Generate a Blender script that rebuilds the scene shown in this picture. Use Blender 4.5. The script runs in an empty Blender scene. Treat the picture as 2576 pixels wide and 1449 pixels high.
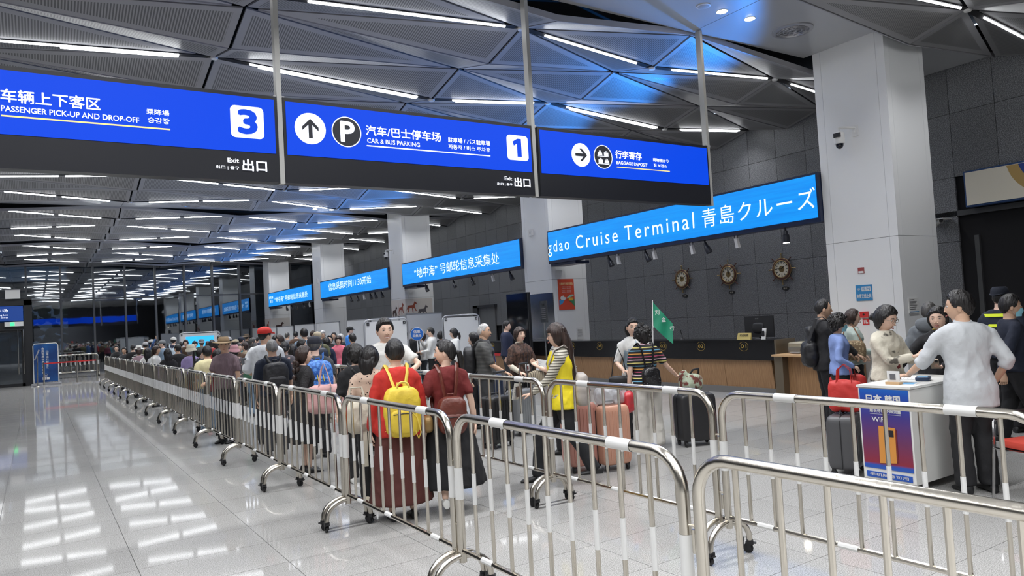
import bpy, bmesh, math, random
from math import sin, cos, pi, radians, sqrt, atan2, exp
from mathutils import Vector, Matrix, noise, Quaternion
random.seed(7)
S = bpy.context.scene
# ---------------- camera, world, exposure ----------------
cd = bpy.data.cameras.new('camera'); cam = bpy.data.objects.new('camera', cd); S.collection.objects.link(cam)
cd.sensor_width = 36.0; cd.lens = 36.0*1850.5/2576; cd.clip_start = .05; cd.clip_end = 300
YAW, PIT, ROL = radians(33.0), radians(2.30), radians(-3.259)
fw = Vector((sin(YAW)*cos(PIT), cos(YAW)*cos(PIT), sin(PIT))); rt = Vector((cos(YAW), -sin(YAW), 0)); up = rt.cross(fw)
rt2 = rt*cos(ROL)+up*sin(ROL); up2 = -rt*sin(ROL)+up*cos(ROL)
cam.matrix_world = Matrix(((rt2.x, up2.x, -fw.x, 0), (rt2.y, up2.y, -fw.y, 0), (rt2.z, up2.z, -fw.z, 1.65), (0, 0, 0, 1)))
S.camera = cam
w = bpy.data.worlds.new('world'); S.world = w; w.use_nodes = True
w.node_tree.nodes['Background'].inputs[0].default_value = (.62, .75, .95, 1); w.node_tree.nodes['Background'].inputs[1].default_value = .8
S.view_settings.view_transform = 'Standard'; S.view_settings.look = 'None'; S.view_settings.gamma = 1
S.view_settings.use_curve_mapping = False
S.view_settings.exposure = 1.4
LED_W = 5.8       # emission of the linear ceiling lamp tubes
LAMP_P = 36.0     # power of the downward beam of each lamp
SCR = 0.38        # emission of the screens

# lamp rows of the same hall that hang beside and behind the photographer
for ly in (-7.4, -4.3, -1.0, 1.6, 5.3):
    for lx in (-8, -4, 0, 3.5) if ly < 5 else (-5.6, -2.5, .6, 4.2, 7.4):
        ld = bpy.data.lights.new('lamp_row', 'AREA'); ld.shape = 'RECTANGLE'; ld.size = 3; ld.size_y = .08; ld.energy = 42 if ly > 5 else 34 if ly > 1 else (60 if ly > -2 else 95); ld.spread = radians(150 if ly > 1 else 120); ld.color = (.97,.98,1)
        lo = bpy.data.objects.new('lamp_row', ld); lo.location = (lx, ly, 5.55); S.collection.objects.link(lo)

# ---------------- helpers ----------------
COL = S.collection
MATS = {}
def mat(name, col=(.5,.5,.5), rough=.5, metal=0, emit=None, es=1, spec=.5, bump=None, var=None, coat=0, alpha=None, trans=0):
    """bump=(scale, strength[, stretch]); var=(scale, colour2, contrast lo, hi[, stretch])"""
    if name in MATS: return MATS[name]
    m = bpy.data.materials.new(name); m.use_nodes = True; MATS[name] = m
    nt = m.node_tree; b = nt.nodes['Principled BSDF']
    b.inputs['Base Color'].default_value = (*col, 1); b.inputs['Roughness'].default_value = rough
    b.inputs['Metallic'].default_value = metal; b.inputs['Specular IOR Level'].default_value = spec
    if coat: b.inputs['Coat Weight'].default_value = coat; b.inputs['Coat Roughness'].default_value = .08
    if trans: b.inputs['Transmission Weight'].default_value = trans
    if alpha is not None: b.inputs['Alpha'].default_value = alpha
    if emit: b.inputs['Emission Color'].default_value = (*emit, 1); b.inputs['Emission Strength'].default_value = es
    tc = None
    def vec(st):
        nonlocal tc
        if not tc: tc = nt.nodes.new('ShaderNodeTexCoord')
        if st:
            mp = nt.nodes.new('ShaderNodeMapping'); mp.inputs['Scale'].default_value = st; nt.links.new(tc.outputs['Object'], mp.inputs[0]); return mp.outputs[0]
        return tc.outputs['Object']
    if var:
        n = nt.nodes.new('ShaderNodeTexNoise'); n.inputs['Scale'].default_value = var[0]; n.inputs['Detail'].default_value = 4
        nt.links.new(vec(var[4] if len(var) > 4 else None), n.inputs[0])
        r = nt.nodes.new('ShaderNodeValToRGB'); r.color_ramp.elements[0].position = var[2]; r.color_ramp.elements[1].position = var[3]
        r.color_ramp.elements[0].color = (*col, 1); r.color_ramp.elements[1].color = (*var[1], 1)
        nt.links.new(n.outputs[0], r.inputs[0]); nt.links.new(r.outputs[0], b.inputs['Base Color'])
    if bump:
        n = nt.nodes.new('ShaderNodeTexNoise'); n.inputs['Scale'].default_value = bump[0]; n.inputs['Detail'].default_value = 3
        nt.links.new(vec(bump[2] if len(bump) > 2 else None), n.inputs[0])
        bp = nt.nodes.new('ShaderNodeBump'); bp.inputs['Strength'].default_value = bump[1]; bp.inputs['Distance'].default_value = .02
        nt.links.new(n.outputs[0], bp.inputs['Height']); nt.links.new(bp.outputs[0], b.inputs['Normal'])
    return m
def stripes(name, cols, axis='Z', freq=20, rough=.8, wave=0.0, shift=0):
    """woven stripes: real colours of the cloth, along an object axis"""
    if name in MATS: return MATS[name]
    m = bpy.data.materials.new(name); m.use_nodes = True; MATS[name] = m; nt = m.node_tree; b = nt.nodes['Principled BSDF']; b.inputs['Roughness'].default_value = rough
    tc = nt.nodes.new('ShaderNodeTexCoord'); sp = nt.nodes.new('ShaderNodeSeparateXYZ'); nt.links.new(tc.outputs['Object'], sp.inputs[0])
    mu = nt.nodes.new('ShaderNodeMath'); mu.operation = 'MULTIPLY_ADD'; mu.inputs[1].default_value = freq; mu.inputs[2].default_value = shift; nt.links.new(sp.outputs[axis], mu.inputs[0])
    fr = nt.nodes.new('ShaderNodeMath'); fr.operation = 'FRACT'; nt.links.new(mu.outputs[0], fr.inputs[0])
    r = nt.nodes.new('ShaderNodeValToRGB'); r.color_ramp.interpolation = 'CONSTANT'; cr = r.color_ramp
    while len(cr.elements) < len(cols): cr.elements.new(1)
    for i, (p, c) in enumerate(cols): cr.elements[i].position = p; cr.elements[i].color = (*c, 1)
    nt.links.new(fr.outputs[0], r.inputs[0]); nt.links.new(r.outputs[0], b.inputs['Base Color'])
    return m
def spots(name, base, spot, scale=30, thr=.25, rough=.8):
    if name in MATS: return MATS[name]
    m = bpy.data.materials.new(name); m.use_nodes = True; MATS[name] = m; nt = m.node_tree; b = nt.nodes['Principled BSDF']; b.inputs['Roughness'].default_value = rough
    tc = nt.nodes.new('ShaderNodeTexCoord'); v = nt.nodes.new('ShaderNodeTexVoronoi'); v.inputs['Scale'].default_value = scale; nt.links.new(tc.outputs['Object'], v.inputs[0])
    r = nt.nodes.new('ShaderNodeValToRGB'); r.color_ramp.interpolation = 'CONSTANT'; r.color_ramp.elements[0].color = (*spot, 1); r.color_ramp.elements[1].color = (*base, 1); r.color_ramp.elements[1].position = thr
    nt.links.new(v.outputs[0], r.inputs[0]); nt.links.new(r.outputs[0], b.inputs['Base Color']); return m

class MB:
    def __init__(s): s.v = []; s.f = []; s.m = []; s.ms = []; s.cur = 0
    def use(s, m):
        if m not in s.ms: s.ms.append(m)
        s.cur = s.ms.index(m); return s
    def add(s, vs, fs):
        o = len(s.v); s.v += [tuple(p) for p in vs]; s.f += [tuple(i+o for i in f) for f in fs]; s.m += [s.cur]*len(fs); return s
    def box(s, x0, x1, y0, y1, z0, z1):
        s.add([(x0,y0,z0),(x1,y0,z0),(x1,y1,z0),(x0,y1,z0),(x0,y0,z1),(x1,y0,z1),(x1,y1,z1),(x0,y1,z1)],
              [(3,2,1,0),(4,5,6,7),(0,1,5,4),(1,2,6,5),(2,3,7,6),(3,0,4,7)]); return s
    def rings(s, rs, cap=True, closed=True):
        n = len(rs[0]); o = len(s.v); vs = [p for r in rs for p in r]; fs = []
        for i in range(len(rs)-1):
            for j in range(n if closed else n-1):
                k = (j+1) % n; fs.append((i*n+j, i*n+k, (i+1)*n+k, (i+1)*n+j))
        if cap: fs.append(tuple(range(n-1, -1, -1))); fs.append(tuple((len(rs)-1)*n+j for j in range(n)))
        s.add(vs, fs); return s
    def tube(s, pts, r, n=8, cap=True):
        pts = [Vector(p) for p in pts]; rs = r if hasattr(r, '__len__') else [r]*len(pts); out = []; prev = None
        for i, p in enumerate(pts):
            a = pts[max(0, i-1)]; b = pts[min(len(pts)-1, i+1)]; d = (b-a).normalized()
            if prev is None: u = d.orthogonal().normalized()
            else: u = (prev-d*prev.dot(d)); u = u.normalized() if u.length > 1e-6 else d.orthogonal().normalized()
            prev = u; v = d.cross(u); rr = rs[i]
            ra, rb = (rr if hasattr(rr, '__len__') else (rr, rr))
            out.append([p+u*cos(2*pi*k/n)*ra+v*sin(2*pi*k/n)*rb for k in range(n)])
        return s.rings(out, cap)
    def lathe(s, prof, o=(0,0,0), n=16, axis='z'):
        out = []
        for r, h in prof:
            ring = []
            for k in range(n):
                a, b = r*cos(2*pi*k/n), r*sin(2*pi*k/n)
                q = {'z': (a, b, h), 'y': (b, h, a), 'x': (h, a, b)}[axis]; ring.append((o[0]+q[0], o[1]+q[1], o[2]+q[2]))
            out.append(ring)
        return s.rings(out)
    def sph(s, c, r, n=10, m=7, M=None):
        r = r if hasattr(r, '__len__') else (r, r, r); c = Vector(c); out = []
        for i in range(m+1):
            th = pi*(i/m); th = min(max(th, .03), pi-.03)
            out.append([(c + ((M @ Vector((r[0]*sin(th)*cos(2*pi*k/n), r[1]*sin(th)*sin(2*pi*k/n), -r[2]*cos(th)))) if M else Vector((r[0]*sin(th)*cos(2*pi*k/n), r[1]*sin(th)*sin(2*pi*k/n), -r[2]*cos(th))))) for k in range(n)])
        return s.rings(out)
    def rbox(s, c, h, e=.35, n=20, m=10, M=None):
        """soft box: superellipsoid"""
        c = Vector(c); out = []
        f = lambda v: math.copysign(abs(v)**e, v)
        for i in range(m+1):
            t = -pi/2+pi*i/m; t = max(min(t, pi/2-.12), -pi/2+.12); ring = []
            for k in range(n):
                a = 2*pi*k/n; p = Vector((h[0]*f(cos(t))*f(cos(a)), h[1]*f(cos(t))*f(sin(a)), h[2]*f(sin(t))))
                ring.append(c+(M @ p if M else p))
            out.append(ring)
        return s.rings(out)
    def prism(s, poly, z0, z1):
        n = len(poly); return s.rings([[(x, y, z0) for x, y in poly], [(x, y, z1) for x, y in poly]])
    def mesh(s, name, smooth=True, T=None):
        me = bpy.data.meshes.new(name); me.from_pydata(s.v if T is None else [tuple(T @ Vector(p)) for p in s.v], [], s.f)
        for m in s.ms: me.materials.append(m)
        me.polygons.foreach_set('material_index', s.m)
        if smooth: 
            me.polygons.foreach_set('use_smooth', [True]*len(s.f))
            try: me.set_sharp_from_angle(angle=radians(38))
            except Exception: pass
        me.update(); return me
    def ob(s, name, parent=None, loc=(0,0,0), rz=0, smooth=True, **k):
        o = link(name, s.mesh(name, smooth), parent, loc, rz); 
        if k: tag(o, **k)
        return o
def link(name, me, parent=None, loc=(0,0,0), rz=0):
    o = bpy.data.objects.new(name, me); COL.objects.link(o); o.parent = parent; o.location = loc
    if rz: o.rotation_euler = (0, 0, rz)
    return o
def tag(o, label=None, category=None, group=None, kind=None):
    if label: o['label'] = label
    if category: o['category'] = category
    if group: o['group'] = group
    if kind: o['kind'] = kind
    return o
def thing(name, label, cat, loc=(0,0,0), rz=0, group=None, kind=None):
    return tag(link(name, None, None, loc, rz), label, cat, group, kind)
def struct(name, label=None, loc=(0,0,0)): return tag(link(name, None, None, loc), label, None, None, 'structure')
def B(name, parent, m, *bx, **k):
    b = MB().use(m)
    for q in bx: b.box(*q)
    return b.ob(name, parent, smooth=False, **k)
FONT = None
def text(body, m, org, u, v, width, height, parent, name='lettering', bold=0.0, depth=.004, spacing=1.0, lab=None):
    """flat raised lettering, fitted into width x height from org along u (right) and v (up)"""
    cu = bpy.data.curves.new('t', 'FONT'); cu.body = body; cu.size = 1; cu.resolution_u = 3; cu.space_character = spacing
    o = bpy.data.objects.new('t', cu); TS.collection.objects.link(o); TS.view_layers[0].update()
    dg = TS.view_layers[0].depsgraph; me = bpy.data.meshes.new_from_object(o.evaluated_get(dg)); bpy.data.objects.remove(o); bpy.data.curves.remove(cu)
    vs = [p.co.copy() for p in me.vertices]
    if not vs: return None
    x0 = min(p.x for p in vs); x1 = max(p.x for p in vs); y0 = min(p.y for p in vs); y1 = max(p.y for p in vs)
    u = Vector(u); v = Vector(v); n = u.cross(v); org = Vector(org)
    sy = height/(y1-y0) if height else width/(x1-x0); sx = width/(x1-x0) if width else sy; kx = min(1, sx/sy)
    for p, q in zip(me.vertices, vs): p.co = org+u*((q.x-x0)*sx)+v*((q.y-y0)*sy)+n*depth
    if bold > 0:
        b = MB().use(m); base = [p.co.copy() for p in me.vertices]; fs = [tuple(p.vertices) for p in me.polygons]; w_ = bold*.55*sy
        for q, (du, dv) in enumerate(((0,0),(1,0),(-1,0),(0,1),(0,-1),(.7,.7),(-.7,.7),(.7,-.7),(-.7,-.7))): b.add([p+u*(du*w_*kx)+v*(dv*w_)+n*(.0001*q) for p in base], fs)
        bpy.data.meshes.remove(me); me = b.mesh(name, False)
    else: me.materials.clear(); me.materials.append(m); me.update()
    o = link(name, me, parent)
    return o
TS = bpy.data.scenes.new('tmp')
def evaluated(me, mods):
    o = bpy.data.objects.new('t', me); TS.collection.objects.link(o)
    for t, kw in mods:
        md = o.modifiers.new('m', t)
        for a, b in kw.items(): setattr(md, a, b)
    TS.view_layers[0].update(); r = bpy.data.meshes.new_from_object(o.evaluated_get(TS.view_layers[0].depsgraph))
    bpy.data.objects.remove(o); return r

# ---------------- materials of the building ----------------
M_DARK = mat('plenum black', (.006,.006,.008), .9)
M_STEEL = mat('brushed stainless steel', (.60,.565,.50), .24, 1, bump=(60,.05,(1,1,.05)))
M_WHITE = mat('white paint', (.68,.68,.67), .45)
M_BLACK = mat('matt black', (.012,.012,.014), .5)
M_TAPE = mat('white tape', (.62,.62,.61), .5)
M_RUBBER = mat('black rubber', (.02,.02,.022), .6)
M_LAMP = mat('lamp tube', (1,1,1), .5, emit=(.96,.98,1), es=LED_W)
M_TXTW = mat('backlit white lettering', (.9,.92,1), .4, emit=(.86,.9,1), es=.9*SCR)
def floor_mat():
    m = bpy.data.materials.new('polished speckled granite'); m.use_nodes = True; nt = m.node_tree; b = nt.nodes['Principled BSDF']; N = nt.nodes.new; L = nt.links.new
    geo = N('ShaderNodeNewGeometry')
    n1 = N('ShaderNodeTexNoise'); n1.inputs['Scale'].default_value = 140; n1.inputs['Detail'].default_value = 5; n1.inputs['Roughness'].default_value = .75; L(geo.outputs['Position'], n1.inputs[0])
    r = N('ShaderNodeValToRGB'); e = r.color_ramp.elements; e[0].position = .38; e[0].color = (.16,.158,.152,1); e[1].position = .60; e[1].color = (.50,.493,.477,1)
    L(n1.outputs[0], r.inputs[0])
    n2 = N('ShaderNodeTexNoise'); n2.inputs['Scale'].default_value = .5; L(geo.outputs['Position'], n2.inputs[0])
    oi = N('ShaderNodeObjectInfo'); 
    a = N('ShaderNodeMath'); a.operation = 'MULTIPLY_ADD'; a.inputs[1].default_value = .35; L(n2.outputs[0], a.inputs[0]); 
    bb = N('ShaderNodeMath'); bb.operation = 'MULTIPLY_ADD'; bb.inputs[1].default_value = .08; bb.inputs[2].default_value = .78; L(oi.outputs['Random'], bb.inputs[0]); L(bb.outputs[0], a.inputs[2])
    mx = N('ShaderNodeMix'); mx.data_type = 'RGBA'; mx.blend_type = 'MULTIPLY'; mx.inputs[0].default_value = 1; L(r.outputs[0], mx.inputs[6]); L(a.outputs[0], mx.inputs[7])
    L(mx.outputs[2], b.inputs['Base Color']); b.inputs['Roughness'].default_value = .05; b.inputs['Specular IOR Level'].default_value = .13
    n3 = N('ShaderNodeTexNoise'); n3.inputs['Scale'].default_value = 3.0; n3.inputs['Detail'].default_value = 2; L(geo.outputs['Position'], n3.inputs[0])
    bp = N('ShaderNodeBump'); bp.inputs['Strength'].default_value = .02; bp.inputs['Distance'].default_value = .001; L(n3.outputs[0], bp.inputs['Height']); L(bp.outputs[0], b.inputs['Normal'])
    return m
M_FLOOR = floor_mat()
M_GROUT = mat('dark grout', (.12,.12,.115), .8)
M_STONE = mat('flamed grey granite', (.085,.088,.096), .55, var=(70, (.30,.308,.325), .42, .66), bump=(70,.06))
M_STONE2 = mat('flamed grey granite darker', (.075,.078,.085), .55, var=(70, (.26,.267,.28), .42, .66), bump=(70,.06))
M_COLW = mat('off white column cladding', (.74,.75,.755), .35)
M_PANEL = mat('grey metal ceiling panel', (.27,.27,.28), .5, .15)
def perf():
    m = bpy.data.materials.new('perforated grey metal'); m.use_nodes = True; nt = m.node_tree; b = nt.nodes['Principled BSDF']; N = nt.nodes.new; L = nt.links.new
    geo = N('ShaderNodeTexCoord'); mp = N('ShaderNodeMapping'); mp.inputs['Rotation'].default_value = (0,0,0); L(geo.outputs['Object'], mp.inputs[0])
    wv = N('ShaderNodeTexWave'); wv.inputs['Scale'].default_value = 9; wv.wave_profile = 'SIN'; L(mp.outputs[0], wv.inputs[0])
    r = N('ShaderNodeValToRGB'); r.color_ramp.elements[0].position = .35; r.color_ramp.elements[0].color = (.10,.10,.105,1); r.color_ramp.elements[1].position = .65; r.color_ramp.elements[1].color = (.27,.27,.272,1)
    L(wv.outputs[1], r.inputs[0]); L(r.outputs[0], b.inputs['Base Color']); b.inputs['Roughness'].default_value = .42; b.inputs['Metallic'].default_value = .25; return m
M_PERF = perf()
M_FLAT = mat('satin flat ceiling panel', (.45,.46,.48), .3, .2)
M_TRIM = mat('brushed trim', (.4,.4,.42), .4, .5)

# ---------------- floor ----------------
FL = tag(MB().use(M_GROUT).box(-16, 15.2, -9, 46, -.06, -.006).ob('floor', smooth=False), 'polished light grey speckled granite tile floor of the hall', kind='structure')
tile_me = None
b = MB().use(M_FLOOR); g = .0022
b.box(g, .905-g, g, .6-g, -.03, 0); tile_me = b.mesh('tile', False)
rest = MB().use(M_FLOOR); NT = 0
for i in range(-17, 17):
    for j in range(-15, 77):
        x = 1.475+.905*(i); y = 6.0+.6*(j-10)
        if x > 15 or y > 45.6: continue
        # pieces in view and near are parts, the others one joined part
        dep = x*sin(YAW)+y*cos(YAW); lat = x*cos(YAW)-y*sin(YAW)
        if .5 < y < 15.5 and dep > 2.6 and abs(lat) < dep*.78+.8 and x < 10.9 and NT < 300:
            link('tile', tile_me, FL, (x, y, 0)); NT += 1
        else: rest.box(x+g, min(x+.905-g, 15.1), y+g, y+.6-g, -.03, 0)
rest.ob('tile_field', FL, smooth=False, kind='stuff')

# ---------------- ceiling ----------------
CE = tag(MB().use(M_DARK).box(-16, 15.2, -9, 46.3, 6.75, 6.85).ob('ceiling', smooth=False), 'dark void above the folded grey metal panel ceiling', kind='structure')
XS = [(-5,-11.3),(-4,-7.4),(-3,-3.8),(-2,-1.2)]
XN = [-16.0,-13.4,-10.0,-7.4,-3.8,-1.2,2.4,6.1,8.7,11.9,14.78]   # index 6 is x = 2.4
RO = [0,.9,1.85,2.8,3.85,4.9,5.85,6.8,7.7]; PER = 9.35; Y0 = 7.85
HI, LO = 5.89, 5.66
def node(i, j, b=0): return Vector((XN[i], Y0+PER*b+RO[j], HI if (i+j) % 2 == 0 else LO))
def inset(tri, d):
    c = []
    for k in range(3):
        p, a, q = tri[k], tri[k-1], tri[(k+1) % 3]; u = (a-p).normalized(); v = (q-p).normalized(); s_ = u.cross(v).length
        c.append(p+(u+v)*(d/max(s_, .15)))
    return c
def panel(mb, tri):
    a = inset(tri, .022); i_ = inset(tri, .115); n = (a[1]-a[0]).cross(a[2]-a[0]).normalized()
    if n.z > 0: a = a[::-1]; i_ = i_[::-1]; n = -n
    top = [p-n*.025 for p in a]
    mb.use(M_PANEL).add(a+i_+top, [(0,1,4,3),(1,2,5,4),(2,0,3,5),(1,0,6,7),(2,1,7,8),(0,2,8,6),(8,7,6)])
    mb.use(M_PERF).add(i_, [(0,1,2)])
def tris(i, j):
    a, b_, c, d = node(i,j), node(i+1,j), node(i+1,j+1), node(i,j+1)
    return [(a,b_,c),(a,c,d)] if (i+j) % 2 == 0 else [(a,b_,d),(b_,c,d)]
far = MB(); NP = 0
for i in range(len(XN)-1):
    for j in range(8):
        for t in tris(i, j):
            pb = MB(); org = node(i, j); org = Vector((org.x, org.y, 5.8)); panel(pb, [p-org for p in t]); me = pb.mesh('ceiling_panel', False)
            for bay in (-2,-1,0,1,2,3,4):
                yy = org.y+PER*bay
                if bay == 4 and j > 0: continue
                if (bay == 0 and i >= 4) or (bay == 1 and 4 <= i) or (bay == -1 and i >= 7 and j >= 3):
                    link('ceiling_panel', me, CE, (org.x, yy, org.z)); NP += 1
                else: panel(far, [p+Vector((0, PER*bay, 0)) for p in t])
far.ob('ceiling_panel_field', CE, smooth=False, kind='stuff')
# flat bands by the columns, thin edge trims where the folds drop away
ft = MB().use(M_TRIM)
for bay in range(-2, 5):
    y1 = Y0+PER*bay; y0 = y1-1.65
    for i in range(len(XN)-1):
        x1 = min(XN[i+1], 11.5 if i == 8 else 14.78)
        B('flat_panel', CE, M_FLAT, (XN[i]+.006, x1-.006, y0+.012, y1-.012, 5.93, 5.96))
    for i in range(len(XN)-1):
        for yy, s_ in ((y1, 0), (y0, 8)):
            za, zb = (node(i, s_).z, node(i+1, s_).z)
            ft.add([(XN[i],yy,za),(XN[i+1],yy,zb),(XN[i+1],yy,zb+.09),(XN[i],yy,za+.09),(XN[i],yy+.02,za),(XN[i+1],yy+.02,zb),(XN[i+1],yy+.02,zb+.09),(XN[i],yy+.02,za+.09)],
                   [(0,1,2,3),(5,4,7,6),(3,2,6,7),(1,0,4,5)])
ft.ob('edge_trim', CE, smooth=False, kind='stuff')

# linear lamps on the folds
ORD = ['first','second','third','fourth','fifth','sixth','seventh','eighth','ninth','tenth','eleventh','twelfth','thirteenth','fourteenth','fifteenth','sixteenth']
rown = 0
for bay in range(-1, 5):
    for jr, j in enumerate((1, 4, 7)):
        if bay == 4: continue
        cnt = 0; yy = node(0, j, bay).y
        if yy < 3: continue
        rown += 1
        for i in range(4, len(XN)-1):
            a = node(i, j, bay); c = node(i+1, j, bay)
            if bay < 0 and i < 8: continue
            # keep only what the lens can see
            mid = (a+c)/2; dep = mid.x*sin(YAW)+mid.y*cos(YAW); lat = mid.x*cos(YAW)-mid.y*sin(YAW)
            if abs(lat) > dep*.72+1.5: continue
            cnt += 1; L = c-a; u = L.normalized(); s_ = Vector((-u.y, u.x, 0)).normalized()
            t0, t1 = ((.14, .92) if i % 2 == 0 else (.16, .86))
            lab = 'linear ceiling lamp, %s from left in the %s lamp row from the front' % (ORD[cnt-1], ORD[rown-1])
            T = thing('linear_lamp', lab, 'ceiling lamp', tuple(a), 0, 'linear lamps along the ceiling folds')
            h = MB().use(M_DARK); w2 = .055
            P = [L*.02, L*.98]
            for zz in (0,):
                h.add([P[0]+s_*w2, P[1]+s_*w2, P[1]-s_*w2, P[0]-s_*w2, P[0]+s_*w2+Vector((0,0,.05)), P[1]+s_*w2+Vector((0,0,.05)), P[1]-s_*w2+Vector((0,0,.05)), P[0]-s_*w2+Vector((0,0,.05))],
                      [(3,2,1,0),(4,5,6,7),(0,1,5,4),(1,2,6,5),(2,3,7,6),(3,0,4,7)])
            h.ob('lamp_housing', T, smooth=False)
            segs = [(t0, t1, -.02, .018)]
            if yy > 16: segs = [(t0, (t0+t1)/2-.02, -.005, .02), ((t0+t1)/2+.02, t1, .005, .02)] if i in (5, 6) else segs
            elif bay == 0 and j == 4: segs = [(t0, t1, -.03, .016), (t0+.28 if i == 5 else t0+.04, t1, .035, .018)]
            for ta, tb, off, rr in segs:
                pa = L*ta+s_*off; pb = L*tb+s_*off
                MB().use(M_LAMP).tube([pa+Vector((0,0,-.012)), pb+Vector((0,0,-.012))], rr, 6).ob('light_tube', T)
            ld = bpy.data.lights.new('lamp_beam', 'AREA'); ld.shape = 'RECTANGLE'; ld.size = L.length*(t1-t0); ld.size_y = .08; ld.energy = LAMP_P*(1.25, 1.25, .55, .35)[max(0, i-6)]; ld.spread = radians(118); ld.color = (.97,.98,1)
            lo = bpy.data.objects.new('lamp_beam', ld); lo.parent = T; lo.location = L*((t0+t1)/2)+Vector((0,0,-.002)); lo.rotation_euler = (0, 0, atan2(L.y, L.x)); COL.objects.link(lo)
            MB().use(M_WHITE).lathe([(.05,-.03),(.055,-.02),(.055,0)], (0,0,0), 12).ob('node_disc', T)
# round fittings in the flat bands
M_DL = mat('downlight glow', (1,.95,.85), .5, emit=(1,.9,.72), es=30)
M_DLOFF = mat('unlit downlight lens', (.5,.48,.42), .4)
BN = ['nearest flat ceiling band','second flat ceiling band','third flat ceiling band','fourth flat ceiling band','farthest flat ceiling band']
for bay in range(0, 5):
    yc = Y0+PER*bay-.78
    for x, k, lit in ((8.51,0,1),(9.12,1,1),(1.9,2,0),(2.6,3,0)):
        if bay == 0 and x < 8: continue
        T = thing('downlight', '%s round downlight, %s, in the %s' % (('glowing','glowing','unlit','unlit')[k], ('left of the lit pair','right of the lit pair','left of the seam','right of the seam')[k], BN[bay]), 'ceiling lamp', (x, yc, 5.93), 0, 'round downlights of the flat ceiling bands')
        MB().use(M_WHITE).lathe([(.085,-.006),(.09,0),(.09,.01)], n=20).ob('rim', T)
        MB().use(M_DL if lit else M_DLOFF).lathe([(.068,-.010),(.072,-.006)], n=20).ob('lens', T)
    for x, nm in ((10.14,'near the column'),(4.4,'over the middle of the hall')):
        if bay == 0 and x < 8: continue
        T = thing('air_vent', 'round metal air vent %s, %s' % (nm, BN[bay]), 'vent', (x, yc, 5.93), 0, 'round ceiling vents')
        MB().use(M_TRIM).lathe([(.31,0),(.31,-.02),(.25,-.03),(.24,-.005)], n=28).ob('rim', T)
        MB().use(M_BLACK).lathe([(.24,-.004),(.24,-.001)], n=24).ob('throat', T)
        for r_ in (.07,.14,.2): 
            MB().use(M_TRIM).tube([(r_*cos(2*pi*q/20), r_*sin(2*pi*q/20), -.018) for q in range(21)], .009, 5).ob('ring', T)
        for q in range(6): MB().use(M_TRIM).box(-.24,.24,-.008,.008,-.022,-.01).ob('vane', T, rz=pi*q/6, smooth=False)
    if bay == 0:
        T = thing('ceiling_speaker', 'round white speaker grille left of the glowing downlights', 'speaker', (8.1, yc-.02, 5.93))
        MB().use(M_WHITE).lathe([(.1,0),(.1,-.012),(.085,-.016)], n=24).ob('rim', T); MB().use(mat('grille grey',(.35,.36,.38),.6)).lathe([(.084,-.0165),(.08,-.019)], n=24).ob('grille', T)

# ---------------- right wall of stone slabs ----------------
WR = struct('wall_right', 'grey granite slab wall behind the counter and the columns')
B('backing', WR, M_DARK, (14.86, 15.1, -9, 46.3, 0, 6.6))
zs = [0, .15, 1.38, 2.62, 3.85, 5.07, 6.3]; slab = {}
rest = MB()
for k in range(1, 6):
    z0, z1 = zs[k], zs[k+1]
    for q, mm in enumerate((M_STONE, M_STONE2)):
        bb = MB().use(mm); bb.box(0, .05, .004, .785, z0+.004, z1-.004); slab[k, q] = bb.mesh('stone_slab', False)
cnt = 0
for j in range(-16, 49):
    y = 11.05+.79*j-.395+.36
    if y > 45.5: break
    for k in range(1, 6):
        if 5.2 < y+.4 < 6.8 and z1 and zs[k] < 2.7 : continue
        if y < 5.2 and zs[k] < 2.7: continue
        if 23.6 < y+.3 < 25.4 and zs[k] < 2.0 and k < 2: continue
        q = (j*7+k*3) % 5 == 0
        if 5 < y < 30 and cnt < 190: link('stone_slab', slab[k, int(q)], WR, (14.8, y, 0)); cnt += 1
        else: rest.use(M_STONE2 if q else M_STONE).box(14.8, 14.85, y+.004, y+.785, zs[k]+.004, zs[k+1]-.004)
rest.ob('slab_field', WR, smooth=False, kind='stuff')
B('opening_lining', WR, mat('dim passage wall', (.06,.062,.066), .6), (16.8, 17, 2, 8, 0, 3.2), (14.8, 17, 6.72, 6.8, 0, 2.7), (14.8, 17, 2, 8, 3.1, 3.2))
tag(B('baseboard_right', None, mat('dark base', (.03,.03,.03), .4), (14.78, 14.86, 6.9, 46, 0, .15)), 'dark skirting along the granite wall', kind='structure')
# lift door recess in the wall
D2 = struct('door_2', 'grey metal double door recessed in the granite wall')
mdoor = mat('grey metal door', (.22,.225,.235), .35, .4)
B('door_leaf', D2, mdoor, (14.74,14.79,24.0,24.6,.0,2.1)); B('door_leaf', D2, mdoor, (14.74,14.79,24.61,25.2,.0,2.1))
B('door_frame', D2, mat('dark recess', (.03,.032,.038), .5), (14.66,14.8,25.2,25.55,0,2.2),(14.66,14.8,23.9,25.5,2.1,2.2))
MB().use(M_STEEL).tube([(14.71,24.55,1.0),(14.71,24.55,1.15)], .015, 6).ob('handle', D2)

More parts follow.
